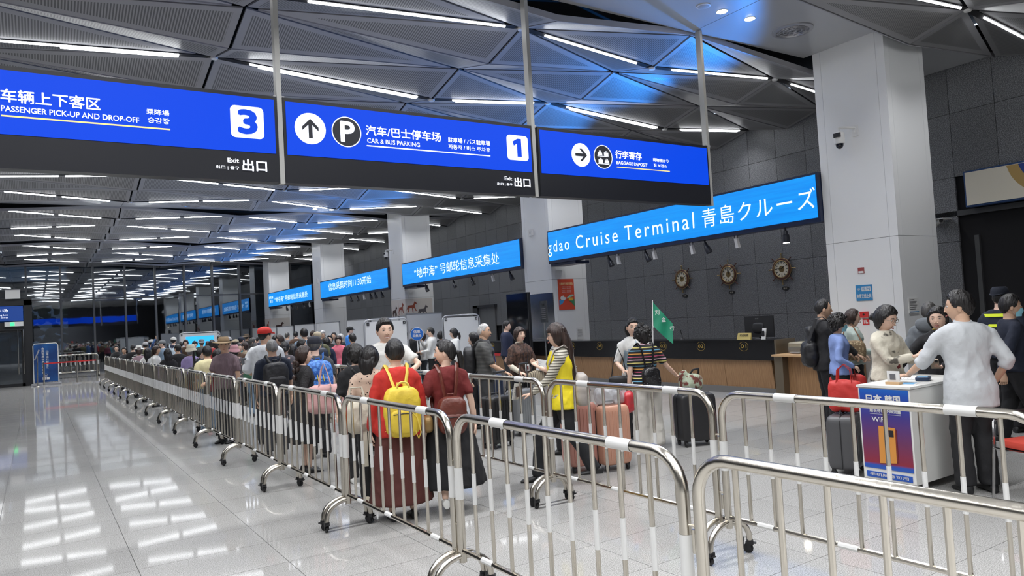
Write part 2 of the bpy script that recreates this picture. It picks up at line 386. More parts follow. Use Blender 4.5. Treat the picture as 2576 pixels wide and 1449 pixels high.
# ---------------- columns ----------------
CNAME = ['nearest white square column beside the phone desk', 'second white column behind the black display', 'third white column with pictures of horses', 'fourth white column between the far screens', 'farthest white column next to the glazing']
CY = [6.4, 15.75, 25.0, 34.35, 43.7]; COLS = []
M_WRAP = mat('mirror stainless cladding', (.55,.56,.58), .16, 1)
for k, y in enumerate(CY):
    T = thing('column', CNAME[k], 'column', (11.5, y, 0)); COLS.append(T); W_, D_ = 1.17, 1.27
    B('core', T, M_DARK, (.02, W_-.02, .02, D_-.02, 0, 6.0))
    for z0, z1 in ((0, 2.60), (2.606, 5.98)):
        mm = M_COLW
        if k == 1 and z0 == 0: B('cladding_panel', T, M_WRAP, (0,.02,0,D_,0,2.25)); B('cladding_panel', T, mm, (0,.02,0,D_,2.255,2.6))
        else:
            B('cladding_panel', T, mm, (0,.02,0,.14,z0,z1)); B('cladding_panel', T, mm, (0,.02,.144,D_-.144,z0,z1)); B('cladding_panel', T, mm, (0,.02,D_-.14,D_,z0,z1))
        B('cladding_panel', T, mm, (.022,.13,0,.02,z0,z1)); B('cladding_panel', T, mm, (.134,W_-.134,0,.02,z0,z1)); B('cladding_panel', T, mm, (W_-.13,W_,0,.02,z0,z1))
        B('cladding_panel', T, mm, (W_-.02,W_,.02,D_,z0,z1)); B('cladding_panel', T, mm, (.02,W_-.02,D_-.02,D_,z0,z1))
# ---------------- back glazing ----------------
WB = struct('wall_back', 'tall dark glass curtain wall with slim steel mullions at the far end')
M_MUL = mat('grey aluminium mullion', (.11,.115,.125), .4, .5)
def glassmat(name, tint, k0, k1):
    m = bpy.data.materials.new(name); m.use_nodes = True; nt = m.node_tree; nt.nodes.clear(); N = nt.nodes.new; L = nt.links.new
    o = N('ShaderNodeOutputMaterial'); mx = N('ShaderNodeMixShader'); t = N('ShaderNodeBsdfTransparent'); g_ = N('ShaderNodeBsdfGlossy'); lw = N('ShaderNodeLayerWeight'); mr = N('ShaderNodeMapRange')
    t.inputs[0].default_value = (*tint, 1); g_.inputs['Roughness'].default_value = .02; g_.inputs[0].default_value = (.8,.85,.9,1)
    n = N('ShaderNodeTexNoise'); n.inputs['Scale'].default_value = .9; tc = N('ShaderNodeTexCoord'); L(tc.outputs['Object'], n.inputs[0]); bp = N('ShaderNodeBump'); bp.inputs['Strength'].default_value = .05; bp.inputs['Distance'].default_value = .02; L(n.outputs[0], bp.inputs['Height']); L(bp.outputs[0], g_.inputs['Normal'])
    mr.inputs[3].default_value = k0; mr.inputs[4].default_value = k1; L(lw.outputs['Fresnel'], mr.inputs[0]); L(mr.outputs[0], mx.inputs[0]); L(t.outputs[0], mx.inputs[1]); L(g_.outputs[0], mx.inputs[2]); L(mx.outputs[0], o.inputs[0]); return m
M_GLASS = glassmat('dark tinted glazing', (.16,.19,.22), .28, .8)
M_DGLASS = glassmat('door glass', (.5,.55,.58), .14, .6)
B('sill', WB, M_MUL, (-16, 15, 45.9, 46.1, 0, .12)); B('head', WB, M_MUL, (-16, 15, 45.9, 46.1, 5.75, 6.3)); 
k = 0
for q in range(-9, 11):
    x = -.38+1.53*q
    if x > 14.8: break
    B('mullion', WB, M_MUL, (x-.045, x+.045, 45.8, 46.1, .12, 5.8)); 
    B('transom', WB, M_MUL, (x+.045, min(x+1.485,14.8), 45.9, 46.05, 3.94, 4.02))
    for z0, z1 in ((.12, 3.94), (4.02, 5.75)): B('pane', WB, M_GLASS, (x+.045, min(x+1.485,14.8), 46.0, 46.012, z0, z1))
# entrance vestibule
VX = -.12
DO = struct('door_1', 'dark framed glass entrance vestibule at the far left')
mv = mat('dark bronze frame', (.035,.036,.038), .4, .4)
B('frame', DO, mv, (VX-.28,VX,35.9,36.1,0,3.5), (-3.2,VX,35.9,36.1,3.28,3.55), (-3.2,VX-.28,35.92,36.08,2.28,2.62), (-1.42,-1.34,35.95,36.05,0,2.3), (-.50,-.40,35.95,36.05,0,2.3), (-3.2,-.4,35.95,36.05,0,.12), (-3.2,-.4,35.95,36.05,2.2,2.3))
B('side_frame', DO, mv, (VX-.1,VX,36.1,46,3.4,3.55), (VX-.1,VX,36.1,46,0,.1), (VX-.06,VX-.02,39,39.1,0,3.4), (VX-.06,VX-.02,42.4,42.5,0,3.4))
B('roof', DO, mv, (-3.2,VX,36.1,46,3.45,3.55))
B('pane', DO, M_DGLASS, (-1.34,-.5,36.0,36.01,.12,2.2)); B('pane', DO, M_DGLASS, (-3.2,-1.42,36.0,36.01,.12,2.2)); B('side_pane', DO, M_GLASS, (VX-.045,VX-.035,36.1,46,.1,3.4))
for x in (-.62,-.44,-1.5): MB().use(M_STEEL).tube([(x,35.8,.5),(x,35.8,2.3)], .022, 8).ob('pull_handle', DO)
sg = thing('car_park_sign', 'dark blue sign panel above the entrance door at the left', 'sign', (0,0,0))
B('panel', sg, mat('door sign blue', (.01,.035,.16), .4, emit=(.01,.05,.25), es=.25), (-3.0,-.42,35.86,35.9,2.66,3.26))
text('停车场', M_TXTW, (-1.55,35.855,3.02), (1,0,0), (0,0,1), .62, .13, sg); text('Parking Lot', M_TXTW, (-1.45,35.855,2.86), (1,0,0), (0,0,1), .52, .08, sg); text('駐車場 | 주차장', M_TXTW, (-1.5,35.855,2.76), (1,0,0), (0,0,1), .57, .06, sg)
es = thing('exit_light', 'small green running figure exit light over the entrance door', 'sign'); B('case', es, M_WHITE, (-1.05,-.42,35.84,35.9,2.44,2.62)); B('pictogram', es, mat('exit green', (.05,.6,.2), .5, emit=(.05,.9,.25), es=.6), (-.86,-.72,35.83,35.84,2.46,2.6))
# other walls of the hall (beside and behind the photographer)
tag(B('wall_left', None, mat('dim side wall', (.12,.12,.125), .6), (-16.2,-16,-9,46.3,0,6.8)), 'pale wall on the far left side of the hall', kind='structure')
tag(B('wall_front', None, mat('dark rear wall', (.03,.032,.037), .4), (-16.2,15.2,-9.2,-9,0,6.8)), 'pale wall behind the photographer', kind='structure')
# outside
OG = tag(B('ground_outside', None, mat('grey paving outside', (.16,.16,.155), .8), (-60,60,46.4,120,-.1,-.02)), 'grey paving outside the glazing', kind='structure')
tag(B('added_canopy_outside', None, mat('dark canopy', (.006,.006,.009), .6), (-60,60,46.4,62,4.4,5.0), (1.6,60,50,51,0,9), (-60,-5,50,51,0,9)), 'black canopy and facade added to block daylight outside the glazing', kind='structure')  # added to hold back the sky so the glazing stays dark
hd = MB().use(mat('sunlit leaves', (.16,.24,.07), .7, var=(3,(.45,.46,.25),.4,.65)))
rr = random.Random(3)
for q in range(420):
    x = rr.uniform(-7, 3.4); z = rr.uniform(.2, 4.5); y = 66+rr.uniform(-1.2, 1.2); r_ = rr.uniform(.15,.4)
    hd.sph((x,y,z), (r_,r_,r_*.8), 5, 3)
tag(hd.ob('hedge'), 'bright green shrubbery seen through the entrance glass', 'hedge')
# ---------------- hanging direction signs ----------------
SY = 7.75; ZB, ZM, ZT = 3.20, 3.50, 4.11
M_SBLUE = mat('backlit sign blue', (.0,.01,.08), .5, emit=(.0,.065,.84), es=.93*SCR, spec=.2)
M_SBLK = mat('sign black', (.012,.013,.018), .35)
M_SGOLD = mat('sign yellow line', (.8,.6,.2), .5, emit=(.9,.62,.2), es=.8*SCR)
M_SWHT = mat('sign white field', (.85,.87,.92), .4, emit=(.78,.84,1), es=.8*SCR)
M_SDK = mat('sign dark symbol', (.01,.012,.02), .5)
U, V = (1,0,0), (0,0,1)
def T_(body, x0, x1, z0, z1, par, m=None, bold=.02, nm='lettering', y=None): return text(body, m or M_TXTW, (x0, (SY if y is None else y)-.062, z0), U, V, x1-x0, z1-z0, par, nm, bold)
def signbox(label, x0, x1):
    T = thing('direction_sign', label, 'sign', (0,0,0), 0, 'hanging direction signs')
    B('case', T, M_SBLK, (x0,x1,SY-.05,SY+.1,ZB,ZT)); B('blue_panel', T, M_SBLUE, (x0+.03,x1-.03,SY-.056,SY-.05,ZM,ZT-.04)); B('rear_panel', T, M_SBLUE, (x0+.03,x1-.03,SY+.1,SY+.106,ZM,ZT-.04))
    return T
def disc(par, cx, cz, r, m, off=.06, nm='round_symbol', ring=None):
    b = MB().use(m); b.rings([[(cx+r*cos(2*pi*k/32), SY-off, cz+r*sin(2*pi*k/32)) for k in range(32)], [(cx+r*cos(2*pi*k/32), SY-.05, cz+r*sin(2*pi*k/32)) for k in range(32)]]); o = b.ob(nm, par, smooth=False)
    if ring: MB().use(ring).tube([(cx+r*cos(2*pi*k/32), SY-off, cz+r*sin(2*pi*k/32)) for k in range(33)], .006, 5).ob('ring', par)
    return o
def poly(par, pts, m, off=.066, nm='symbol'):
    b = MB().use(m); b.rings([[(x, SY-off, z) for x, z in pts], [(x, SY-.056, z) for x, z in pts]]); return b.ob(nm, par, smooth=False)
def arrow(par, cx, cz, s, ang):
    P = [(0,.62),(.52,.1),(.52,-.14),(.12,.24),(.12,-.62),(-.12,-.62),(-.12,.24),(-.52,-.14),(-.52,.1)]
    a = radians(ang); poly(par, [(cx+s*(x*cos(a)-z*sin(a)), cz+s*(x*sin(a)+z*cos(a))) for x, z in P][::-1], M_SDK, nm='arrow')
def rsq(par, x0, x1, z0, z1, ch):
    r = .045; pts = []
    for cx, cz, a0 in ((x1-r,z0+r,-90),(x1-r,z1-r,0),(x0+r,z1-r,90),(x0+r,z0+r,180)):
        for q in range(5): a = radians(a0+22.5*q); pts.append((cx+r*cos(a), cz+r*sin(a)))
    poly(par, pts[::-1], M_SWHT, .062, 'number_field'); w_ = .17 if ch == '3' else .10
    if ch == '1': c_ = (x0+x1)/2; poly(par, [(c_-.01,z0+.045),(c_+.05,z0+.045),(c_+.05,z1-.045),(c_-.005,z1-.045),(c_-.075,z1-.085),(c_-.058,z1-.135),(c_-.01,z1-.105)][::-1], M_SBLUE, .072, 'number'); return
    text(ch, M_SBLUE, ((x0+x1)/2-w_/2, SY-.070, z0+.05), U, V, w_, z1-z0-.1, par, 'number', .08)
def exits(par, x):
    T_('Exit', x-.385, x-.275, 3.375, 3.42, par); T_('出口 | 출구', x-.50, x-.275, 3.30, 3.34, par, bold=.01); T_('出口', x-.24, x, 3.30, 3.415, par, bold=.04)
s1 = signbox('blue hanging direction sign with number 3 for passenger pick up and drop off', -1.05, 2.185)
T_('车辆上下客区', -.205, .555, 3.785, 3.90, s1, bold=.035); T_('PASSENGER PICK-UP AND DROP-OFF', -.205, .875, 3.70, 3.75, s1, bold=.025)
T_('乘降場', .94, 1.14, 3.79, 3.845, s1); T_('승강장', .95, 1.14, 3.71, 3.765, s1); B('line', s1, M_SGOLD, (-.205,1.145,SY-.062,SY-.056,3.655,3.668))
rsq(s1, 1.71, 2.04, 3.64, 3.97, '3'); exits(s1, 2.05)
disc(s1, -.72, 3.80, .165, M_SWHT); arrow(s1, -.72, 3.80, .17, 0)
s2 = signbox('blue hanging direction sign with number 1 for car and bus parking', 2.245, 5.44)
disc(s2, 2.53, 3.80, .17, M_SWHT); arrow(s2, 2.53, 3.80, .17, 0)
disc(s2, 2.935, 3.80, .165, M_SDK, ring=M_SWHT); T_('P', 2.87, 3.02, 3.69, 3.91, s2, M_SWHT, .05)
T_('汽车/巴士停车场', 3.16, 4.10, 3.785, 3.895, s2, bold=.035); T_('CAR & BUS PARKING', 3.17, 3.82, 3.70, 3.75, s2, bold=.025)
T_('駐車場 / バス駐車場', 4.20, 4.785, 3.79, 3.85, s2); T_('자동차 / 버스 주차장', 4.20, 4.78, 3.71, 3.765, s2); B('line', s2, M_TXTW, (3.165,4.785,SY-.062,SY-.056,3.66,3.672))
rsq(s2, 5.04, 5.36, 3.64, 3.96, '1'); exits(s2, 5.36)
s3 = signbox('blue hanging direction sign with suitcase symbol for baggage deposit', 5.53, 8.72)
disc(s3, 6.225, 3.785, .16, M_SWHT); arrow(s3, 6.225, 3.785, .16, -90)
disc(s3, 6.61, 3.785, .16, M_SDK, ring=M_SWHT)
for cx, cz, k in ((6.555,3.825,0),(6.665,3.825,1),(6.56,3.72,1),(6.67,3.72,0)):
    pts = [(cx-.04,cz-.022),(cx-.03,cz+.02),(cx+.03,cz+.02),(cx+.04,cz-.022)] if k == 0 else [(cx-.036,cz-.024),(cx-.036,cz+.024),(cx+.036,cz+.024),(cx+.036,cz-.024)]
    poly(s3, pts[::-1], M_SWHT, nm='bag_symbol'); MB().use(M_SWHT).tube([(cx-.014,SY-.064,cz+.02),(cx-.012,SY-.064,cz+.04),(cx+.012,SY-.064,cz+.04),(cx+.014,SY-.064,cz+.02)], .004, 5).ob('bag_symbol', s3)
for z in (3.788, 3.684): B('bag_symbol', s3, M_SWHT, (6.51,6.71,SY-.066,SY-.06,z,z+.008))
T_('行李寄存', 6.83, 7.32, 3.785, 3.895, s3, bold=.035); T_('BAGGAGE DEPOSIT', 6.84, 7.425, 3.70, 3.745, s3, bold=.025)
T_('荷物預かり', 7.54, 7.85, 3.785, 3.835, s3); T_('짐 보관소', 7.55, 7.81, 3.71, 3.755, s3); B('line', s3, M_SGOLD, (6.85,7.87,SY-.062,SY-.056,3.655,3.667))
for x0, z0, lb in ((2.19,6.0,'left grey hanging post between signs 3 and 1'),(5.445,6.0,'middle grey hanging post left of the baggage sign'),(8.725,5.92,'right grey hanging post at the end of the baggage sign')):
    T = thing('sign_post', lb, 'post', (x0, SY, 3.2)); B('tube', T, mat('light grey post', (.45,.45,.43), .4, .3), (0,.052,-.045,.05,-.01,z0-3.2)); B('bracket', T, M_TRIM, (-.03,.085,-.03,.03,.9,.93))

# ---------------- long LED screens between the columns ----------------
def led(name):
    m = bpy.data.materials.new(name); m.use_nodes = True; nt = m.node_tree; b = nt.nodes['Principled BSDF']; N = nt.nodes.new; L = nt.links.new
    tc = N('ShaderNodeTexCoord'); wv = N('ShaderNodeTexNoise'); mp = N('ShaderNodeMapping'); mp.inputs['Scale'].default_value = (1,.35,9); L(tc.outputs['Object'], mp.inputs[0]); L(mp.outputs[0], wv.inputs[0]); wv.inputs['Scale'].default_value = 2.5
    r = N('ShaderNodeValToRGB'); r.color_ramp.elements[0].position = .35; r.color_ramp.elements[1].position = .7; r.color_ramp.elements[0].color = (.002,.265,.88,1); r.color_ramp.elements[1].color = (.004,.34,.97,1)
    L(wv.outputs[0], r.inputs[0]); L(r.outputs[0], b.inputs['Emission Color']); b.inputs['Emission Strength'].default_value = 1.0*SCR; b.inputs['Base Color'].default_value = (0,.02,.08,1); b.inputs['Roughness'].default_value = .4; return m
M_LED = led('blue led screen')
M_LTX = mat('screen lettering', (.8,.95,1), .5, emit=(.72,.93,1), es=1.0*SCR)
M_LEDC = mat('screen casing', (.01,.02,.06), .35)
SPANS = [(7.68,15.74,'nearest long blue LED screen showing cruise terminal lettering'),(17.03,24.99,'second long blue LED screen between second and third column'),(26.28,34.34,'third long blue LED screen with a starting time'),(35.63,43.69,'farthest long blue LED screen near the glazing')]
def LT(body, ya, yb, z0, z1, par, bold=.0, sp=1.0): return text(body, M_LTX, (11.40, ya, z0), (0,-1,0), (0,0,1), ya-yb, z1-z0, par, 'lettering', 0, .004, sp)
SC = []
for y0, y1, lb in SPANS:
    T = thing('led_screen', lb, 'screen', (0,0,0), 0, 'long blue LED screens'); SC.append(T)
    B('case', T, M_LEDC, (11.42,11.62,y0,y1,3.0,3.87)); B('display', T, M_LED, (11.41,11.42,y0+.05,y1-.05,3.08,3.83))
    B('under_tray', T, M_LEDC, (11.46,11.9,y1-1.1,y1-.05,2.93,3.0))
LT('gdao', 15.70, 14.78, 3.19, 3.60, SC[0], 0, 1.3); LT('Cruise', 14.50, 12.92, 3.27, 3.60, SC[0], 0, 1.3); LT('Terminal', 12.68, 10.55, 3.27, 3.60, SC[0], 0, 1.3); LT('青島クルーズ', 10.33, 7.74, 3.24, 3.62, SC[0], .004, 1.15)
LT('“地中海” 号邮轮信息采集处', 23.9, 18.15, 3.24, 3.60, SC[1], .006)
LT('信息采集时间11:30开始', 33.1, 27.95, 3.36, 3.70, SC[2], .006)
LT('“地中海” 号邮轮信息采集处', 42.3, 36.25, 3.26, 3.56, SC[3], .006); LT('邮轮港', 43.45, 42.6, 3.5, 3.66, SC[3], .01); LT('客运', 43.3, 42.7, 3.28, 3.44, SC[3], .01)
# added blue spots above the screens stand in for their spill on the ceiling
for (y0, y1, lb), T in zip(SPANS, SC):
    for q in range(4):
        yy = y0+(y1-y0)*(q+.5)/4
        ld = bpy.data.lights.new('added_blue_spot', 'SPOT'); ld.energy = 330; ld.color = (.02,.28,1); ld.spot_size = radians(70); ld.spot_blend = 1; ld.shadow_soft_size = .04
        lo = bpy.data.objects.new('added_blue_spot', ld); lo.parent = T; lo.location = (11.44, yy, 3.93); lo.rotation_euler = Vector((-2.9, 0, 1.9)).to_track_quat('-Z', 'Y').to_euler(); COL.objects.link(lo)
# spot lamps under the screens
M_SPB = mat('black spotlight', (.015,.017,.025), .35); M_SPW = mat('white spotlight', (.7,.7,.7), .4)
SP = [(13.44,0),(13.11,1),(12.17,0),(11.90,1),(10.78,1),(10.41,0),(9.61,1),(8.48,2),(23.28,0),(21.25,0),(20.04,0),(18.78,1),(17.81,0),(30.65,0),(29.9,0),(29.13,1),(28.43,0),(27.92,0),(27.26,0),(40.44,0),(39.5,0),(38.7,0),(37.43,0),(36.45,1)]
cnt = {}
for y, k in SP:
    n = sum(1 for a in SPANS if y > a[0]); key = (n, k == 1); cnt[key] = cnt.get(key, 0)+1
    lab = ('lit black spotlight at the right end under the nearest screen' if k == 2 else '%s spotlight, %s from the %s end, under the %s screen' % ('white' if k == 1 else 'black', ORD[cnt[key]-1], 'far', ('nearest','second','third','farthest')[n-1]))
    T = thing('spotlight', lab, 'spotlight', (11.52, y, 3.0), 0, 'spotlights under the LED screens'); mm = M_SPW if k == 1 else M_SPB
    MB().use(mm).tube([(0,0,0),(0,0,-.07)], .02, 6).ob('stem', T)
    if k == 1:
        MB().use(mm).tube([(0,0,-.05),(.02,-.02,-.24)], [.045,.05], 4).ob('lamp_head', T); MB().use(M_SPB).tube([(.05*cos(2*pi*q/12),0,-.03+.05*sin(2*pi*q/12)) for q in range(13)], .006, 4).ob('cable', T)
    else:
        MB().use(mm).tube([(0,0,-.05),(.005,-.02,-.12),(.01,-.03,-.14),(.03,-.08,-.26)] if k == 0 else [(0,0,-.05),(0,0,-.12),(0,0,-.13),(0,0,-.27)], [.035,.045,.06,.068], 10).ob('lamp_head', T)
        if k == 2: MB().use(M_DL).lathe([(.055,-.275),(.05,-.27)], n=14).ob('lens', T)

# ---------------- things fixed to the columns ----------------
def ptz(label, x, y, z):
    T = thing('dome_camera', label, 'security camera', (x, y, z)); wm = mat('camera white', (.72,.72,.71), .35)
    B('wall_plate', T, wm, (-.02,0,-.05,.05,-.09,.09)); MB().use(wm).tube([(-.01,0,-.03),(-.01,.0,.05),(-.16,.12,.07),(-.22,.16,.06),(-.22,.16,-.02)], .022, 8).ob('arm', T)
    MB().use(wm).lathe([(.03,0),(.075,-.015),(.085,-.03),(.085,-.18),(.078,-.2)], (-.22,.16,0), 20).ob('housing', T)
    B('lens_window', T, M_BLACK, (-.32,-.28,.09,.2,-.10,-.03)); MB().use(mat('smoked dome', (.008,.01,.018), .08)).sph((-.22,.16,-.21), (.062,.062,.075), 16, 10).ob('dome', T)
ptz('white dome security camera on an arm on the nearest column', 11.5, 6.98, 4.42); ptz('white dome security camera on an arm on the third column', 11.5, 25.9, 4.42)
def wallsheet(name, label, cat, y0, y1, z0, z1, m, x=11.5): 
    T = thing(name, label, cat); B('sheet', T, m, (x-.012,x-.001,y0,y1,z0,z1)); return T
M_WB = mat('wifi sign blue', (.03,.22,.48), .5)
T = wallsheet('wifi_sign', 'blue and white free WiFi sign on the nearest column', 'sign', 6.90, 7.18, 1.60, 1.86, M_WB)
def WT(body, m, ya, yb, z0, z1, par, x=11.484, bold=.02): return text(body, m, (x, ya, z0), (0,-1,0), (0,0,1), ya-yb, z1-z0, par, 'lettering', bold, .002)
B('white_field', T, M_WHITE, (11.485,11.488,6.92,7.075,1.755,1.83)); WT('Wi', M_WB, 7.065, 7.005, 1.765, 1.82, T, 11.483); WT('Fi', M_WB, 6.985, 6.93, 1.765, 1.82, T, 11.483); WT('免费无线上网', M_WHITE, 7.165, 6.915, 1.64, 1.71, T, 11.486, .03)
for r_ in (.012,.026,.04): MB().use(M_WHITE).tube([(11.486, 7.125+r_*cos(radians(a)), 1.765+r_*sin(radians(a))) for a in range(40,141,20)], .004, 4).ob('wave_symbol', T)
mr = mat('signal red', (.55,.03,.03), .45)
T = thing('alarm_button', 'red fire alarm call point box on the nearest column', 'alarm', (11.5,7.06,1.37)); B('box', T, mr, (-.035,-.001,-.07,.07,-.05,.05)); MB().use(M_BLACK).lathe([(.018,-.037),(.018,-.03)], axis='x', n=12).ob('button', T)
T = thing('fire_notice', 'small red pictogram notice below the alarm box', 'sign'); B('sheet', T, mr, (11.492,11.499,6.99,7.10,1.20,1.30)); B('pictogram', T, M_WHITE, (11.490,11.492,7.035,7.05,1.22,1.28),(11.490,11.492,7.01,7.03,1.22,1.245),(11.490,11.492,7.07,7.08,1.22,1.28))
T = thing('fire_hose_label', 'small dark red and white label high on the nearest column', 'label'); B('sheet', T, mat('dull red', (.3,.06,.06), .5), (11.492,11.499,7.01,7.12,2.05,2.15)); B('lower_field', T, M_WHITE, (11.490,11.492,7.02,7.11,2.055,2.09))
T = thing('notice', 'white printed notice taped to the shaded face of the nearest column', 'notice'); B('sheet', T, M_WHITE, (11.63,11.92,6.388,6.399,1.36,1.60))
mi = mat('ink grey', (.12,.12,.13), .6)
for q, z in enumerate((1.57,1.54,1.52,1.50,1.48,1.45,1.42)): B('print', T, mi, (11.66,11.66+.23*(.6+.4*((q*37)%10)/10),6.386,6.388,z,z+.007))
B('blue_band', T, M_WB, (11.64,11.91,6.386,6.388,1.375,1.385))
T = thing('junction_box', 'small white box on the second column under the screens', 'box', (11.5,16.57,3.95)); B('case', T, M_WHITE, (-.05,-.001,-.09,.09,-.09,.09)); B('switch', T, M_TRIM, (-.055,-.05,-.02,.02,-.03,.03))
T = thing('junction_box', 'small white box on the fourth column', 'box', (11.5,34.9,3.95)); B('case', T, M_WHITE, (-.05,-.001,-.09,.09,-.12,.12))
# red poster, with ship, train and tram
mp_ = mat('poster red', (.62,.075,.035), .5)
T = thing('poster', 'red travel poster with white ship and trains on the second column', 'poster'); B('sheet', T, mp_, (11.68,12.21,15.735,15.748,1.78,2.60))
def PT(body, m, x0, x1, z0, z1, bold=.02): return text(body, m, (x0, 15.733, z0), (1,0,0), (0,0,1), x1-x0, z1-z0, T, 'lettering', bold, .001)
my = mat('poster cream', (.85,.68,.35), .5)
PT('文明出行', my, 11.72, 11.93, 2.44, 2.51, .03); PT('相约青岛', my, 11.95, 12.17, 2.44, 2.51, .03)
for q, z in enumerate((2.38,2.34,2.28,2.24)): PT('文明礼让 安全有序', M_WHITE, 11.80, 12.10, z, z+.024, 0)
def flat(par, pts, m, yy, nm): MB().use(m).rings([[(x, yy, z) for x, z in pts], [(x, yy+.003, z) for x, z in pts]]).ob(nm, par, smooth=False)
flat(T, [(11.69,2.05),(11.86,2.03),(11.80,1.95),(11.69,1.90)][::-1], mat('poster blue', (.05,.3,.6), .5), 15.731, 'sea'); flat(T, [(12.2,2.05),(12.0,2.04),(12.1,1.96),(12.2,1.86)], mat('poster green', (.05,.25,.12), .5), 15.731, 'hill')
flat(T, [(11.72,2.09),(11.76,2.05),(11.88,2.04),(11.93,2.10),(11.86,2.12),(11.84,2.16),(11.77,2.15)], M_WHITE, 15.728, 'ship'); flat(T, [(11.93,2.07),(12.18,2.14),(12.17,2.18),(12.08,2.18),(11.98,2.13)], mat('poster train', (.35,.6,.5), .5), 15.727, 'train'); flat(T, [(12.0,2.02),(12.14,2.02),(12.14,2.10),(12.0,2.10)], mat('poster tram', (.75,.42,.05), .5), 15.724, 'tram')
T = thing('notice', 'white paper notice low on the second column under the red poster', 'notice'); B('sheet', T, M_WHITE, (12.22,12.44,15.735,15.748,.97,1.28)); 
for q in range(7): B('print', T, mi, (12.25,12.40,15.731,15.735,1.22-.03*q,1.225-.03*q))
# horse pictures wrapped on the third column
mpp = mat('picture paper', (.62,.58,.54), .45); mho = [mat('horse dark brown', (.05,.02,.015), .6), mat('horse chestnut', (.28,.06,.03), .6), mat('horse grey', (.1,.09,.1), .6)]
def horse(par, o, u, s, m, k):
    P = [(-.5,-.1),(-.42,.16),(-.1,.18),(.12,.2),(.25,.45),(.3,.55),(.36,.5),(.5,.36),(.46,.28),(.36,.32),(.28,.1),(.34,-.1),(.45,-.35),(.38,-.38),(.24,-.12),(.1,-.08),(.12,-.5),(.05,-.5),(0,-.08),(-.25,-.08),(-.3,-.3),(-.42,-.5),(-.48,-.48),(-.38,-.28),(-.4,-.05),(-.6,-.35)]
    U_ = Vector(u); O = Vector(o); n = U_.cross(Vector((0,0,1)))
    MB().use(m).rings([[O+U_*(x*s)+Vector((0,0,z*s))+n*.006 for x, z in P][::-1], [O+U_*(x*s)+Vector((0,0,z*s)) for x, z in P][::-1]]).ob('horse_figure', par, smooth=False)
T = thing('horse_picture', 'paper wrap with running horse pictures around the third column', 'picture')
B('sheet', T, mpp, (11.488,11.499,25.0,26.27,.3,2.56), (11.488,12.6,24.988,24.999,.3,2.56) )
for q, (y, z) in enumerate([(25.95,2.1),(25.35,2.2),(25.9,1.4),(25.35,1.3)]): horse(T, (11.487, y, z), (0,-1,0), .42, mho[q % 3], q)
for q, (x, z) in enumerate([(11.75,2.25),(12.2,2.1),(11.9,1.5),(12.3,1.4)]): horse(T, (x, 24.987, z), (1,0,0), .40, mho[(q+1) % 3], q)
B('frame_line', T, mr, (11.486,11.488,25.62,25.63,.3,2.5),(11.486,11.488,25.0,26.27,1.78,1.79),(11.5,12.6,24.985,24.988,1.78,1.79))
T = thing('horse_picture', 'paper wrap with horse picture low on the farthest column', 'picture'); B('sheet', T, mpp, (11.488,11.499,43.7,44.97,.3,2.4),(11.488,12.6,43.688,43.699,.3,2.4)); horse(T, (12.0,43.687,1.9), (1,0,0), .5, mho[0], 0); horse(T, (11.487,44.3,2.0), (0,-1,0), .5, mho[1], 0)

# ship's wheel clocks
mwd = mat('dark red wood', (.07,.02,.012), .3); mbr = mat('aged brass', (.45,.33,.16), .35, 1); mcf = mat('ivory clock face', (.62,.58,.47), .45)
for q, (y, lb, hh) in enumerate(((14.22,'left','left ship wheel clock, smallest in the row above the counter'),(12.62,'mid','middle ship wheel clock on the granite wall'),(11.03,'right','right ship wheel clock nearest to the white column'))):
    T = thing('wall_clock', hh, 'clock', (14.8, y, 2.43), 0, 'ship wheel clocks')
    def ring(r, t, m, nm, x): 
        b = MB().use(m); b.tube([(x, r*cos(2*pi*k/32), r*sin(2*pi*k/32)) for k in range(33)], t, 8, False); return b.ob(nm, T)
    MB().use(mcf).lathe([(.20,-.06),(.205,-.01)], axis='x', n=32).ob('face', T); ring(.225, .034, mwd, 'wheel_rim', -.05); ring(.20, .012, mbr, 'inner_bezel', -.075); ring(.258, .008, mbr, 'outer_bezel', -.06); MB().use(mbr).lathe([(.075,-.064),(.075,-.06)], axis='x', n=24).ob('centre_dial', T)
    for k in range(8):
        a = 2*pi*k/8; d = Vector((0, cos(a), sin(a))); MB().use(mwd if k % 2 else mbr).tube([d*.25+Vector((-.05,0,0)), d*.29+Vector((-.05,0,0)), d*.32+Vector((-.05,0,0)), d*.36+Vector((-.05,0,0)), d*.375+Vector((-.05,0,0))], [.012,.016,.010,.017,.008], 8).ob('handle_spoke', T)
    for k in range(12):
        a = 2*pi*k/12; u_ = Vector((0, cos(a), sin(a))); v_ = Vector((0, -sin(a), cos(a))); c = u_*.155+Vector((-.062,0,0)); MB().use(M_BLACK).add([c-v_*.008-u_*.03, c+v_*.008-u_*.03, c+v_*.011+u_*.03, c-v_*.011+u_*.03], [(0,1,2,3)]).ob('numeral', T, smooth=False)
    for a, l, w_ in ((radians(60+40*q), .10, .007), (radians(150-70*q), .15, .005)): 
        d = Vector((0, cos(a), sin(a))); MB().use(M_BLACK).tube([Vector((-.07,0,0)), Vector((-.07,0,0))+d*l], w_, 4).ob('hand', T)
    p = thing('name_plate', ('small black oval plate under the left clock','small black oval plate under the middle clock','small black oval plate under the right clock')[q], 'sign', (14.8, y-.03, 1.97)); b = MB().use(M_BLACK); b.rings([[(-.015, .1*cos(2*pi*k/20), .045*sin(2*pi*k/20)) for k in range(20)], [(0, .1*cos(2*pi*k/20), .045*sin(2*pi*k/20)) for k in range(20)]]); b.ob('plate', p, smooth=False)
    text(('北京','东京','首尔')[q], mcf, (-.016, .05, -.02), (0,-1,0), (0,0,1), .10, .04, p, 'lettering', 0, .002)
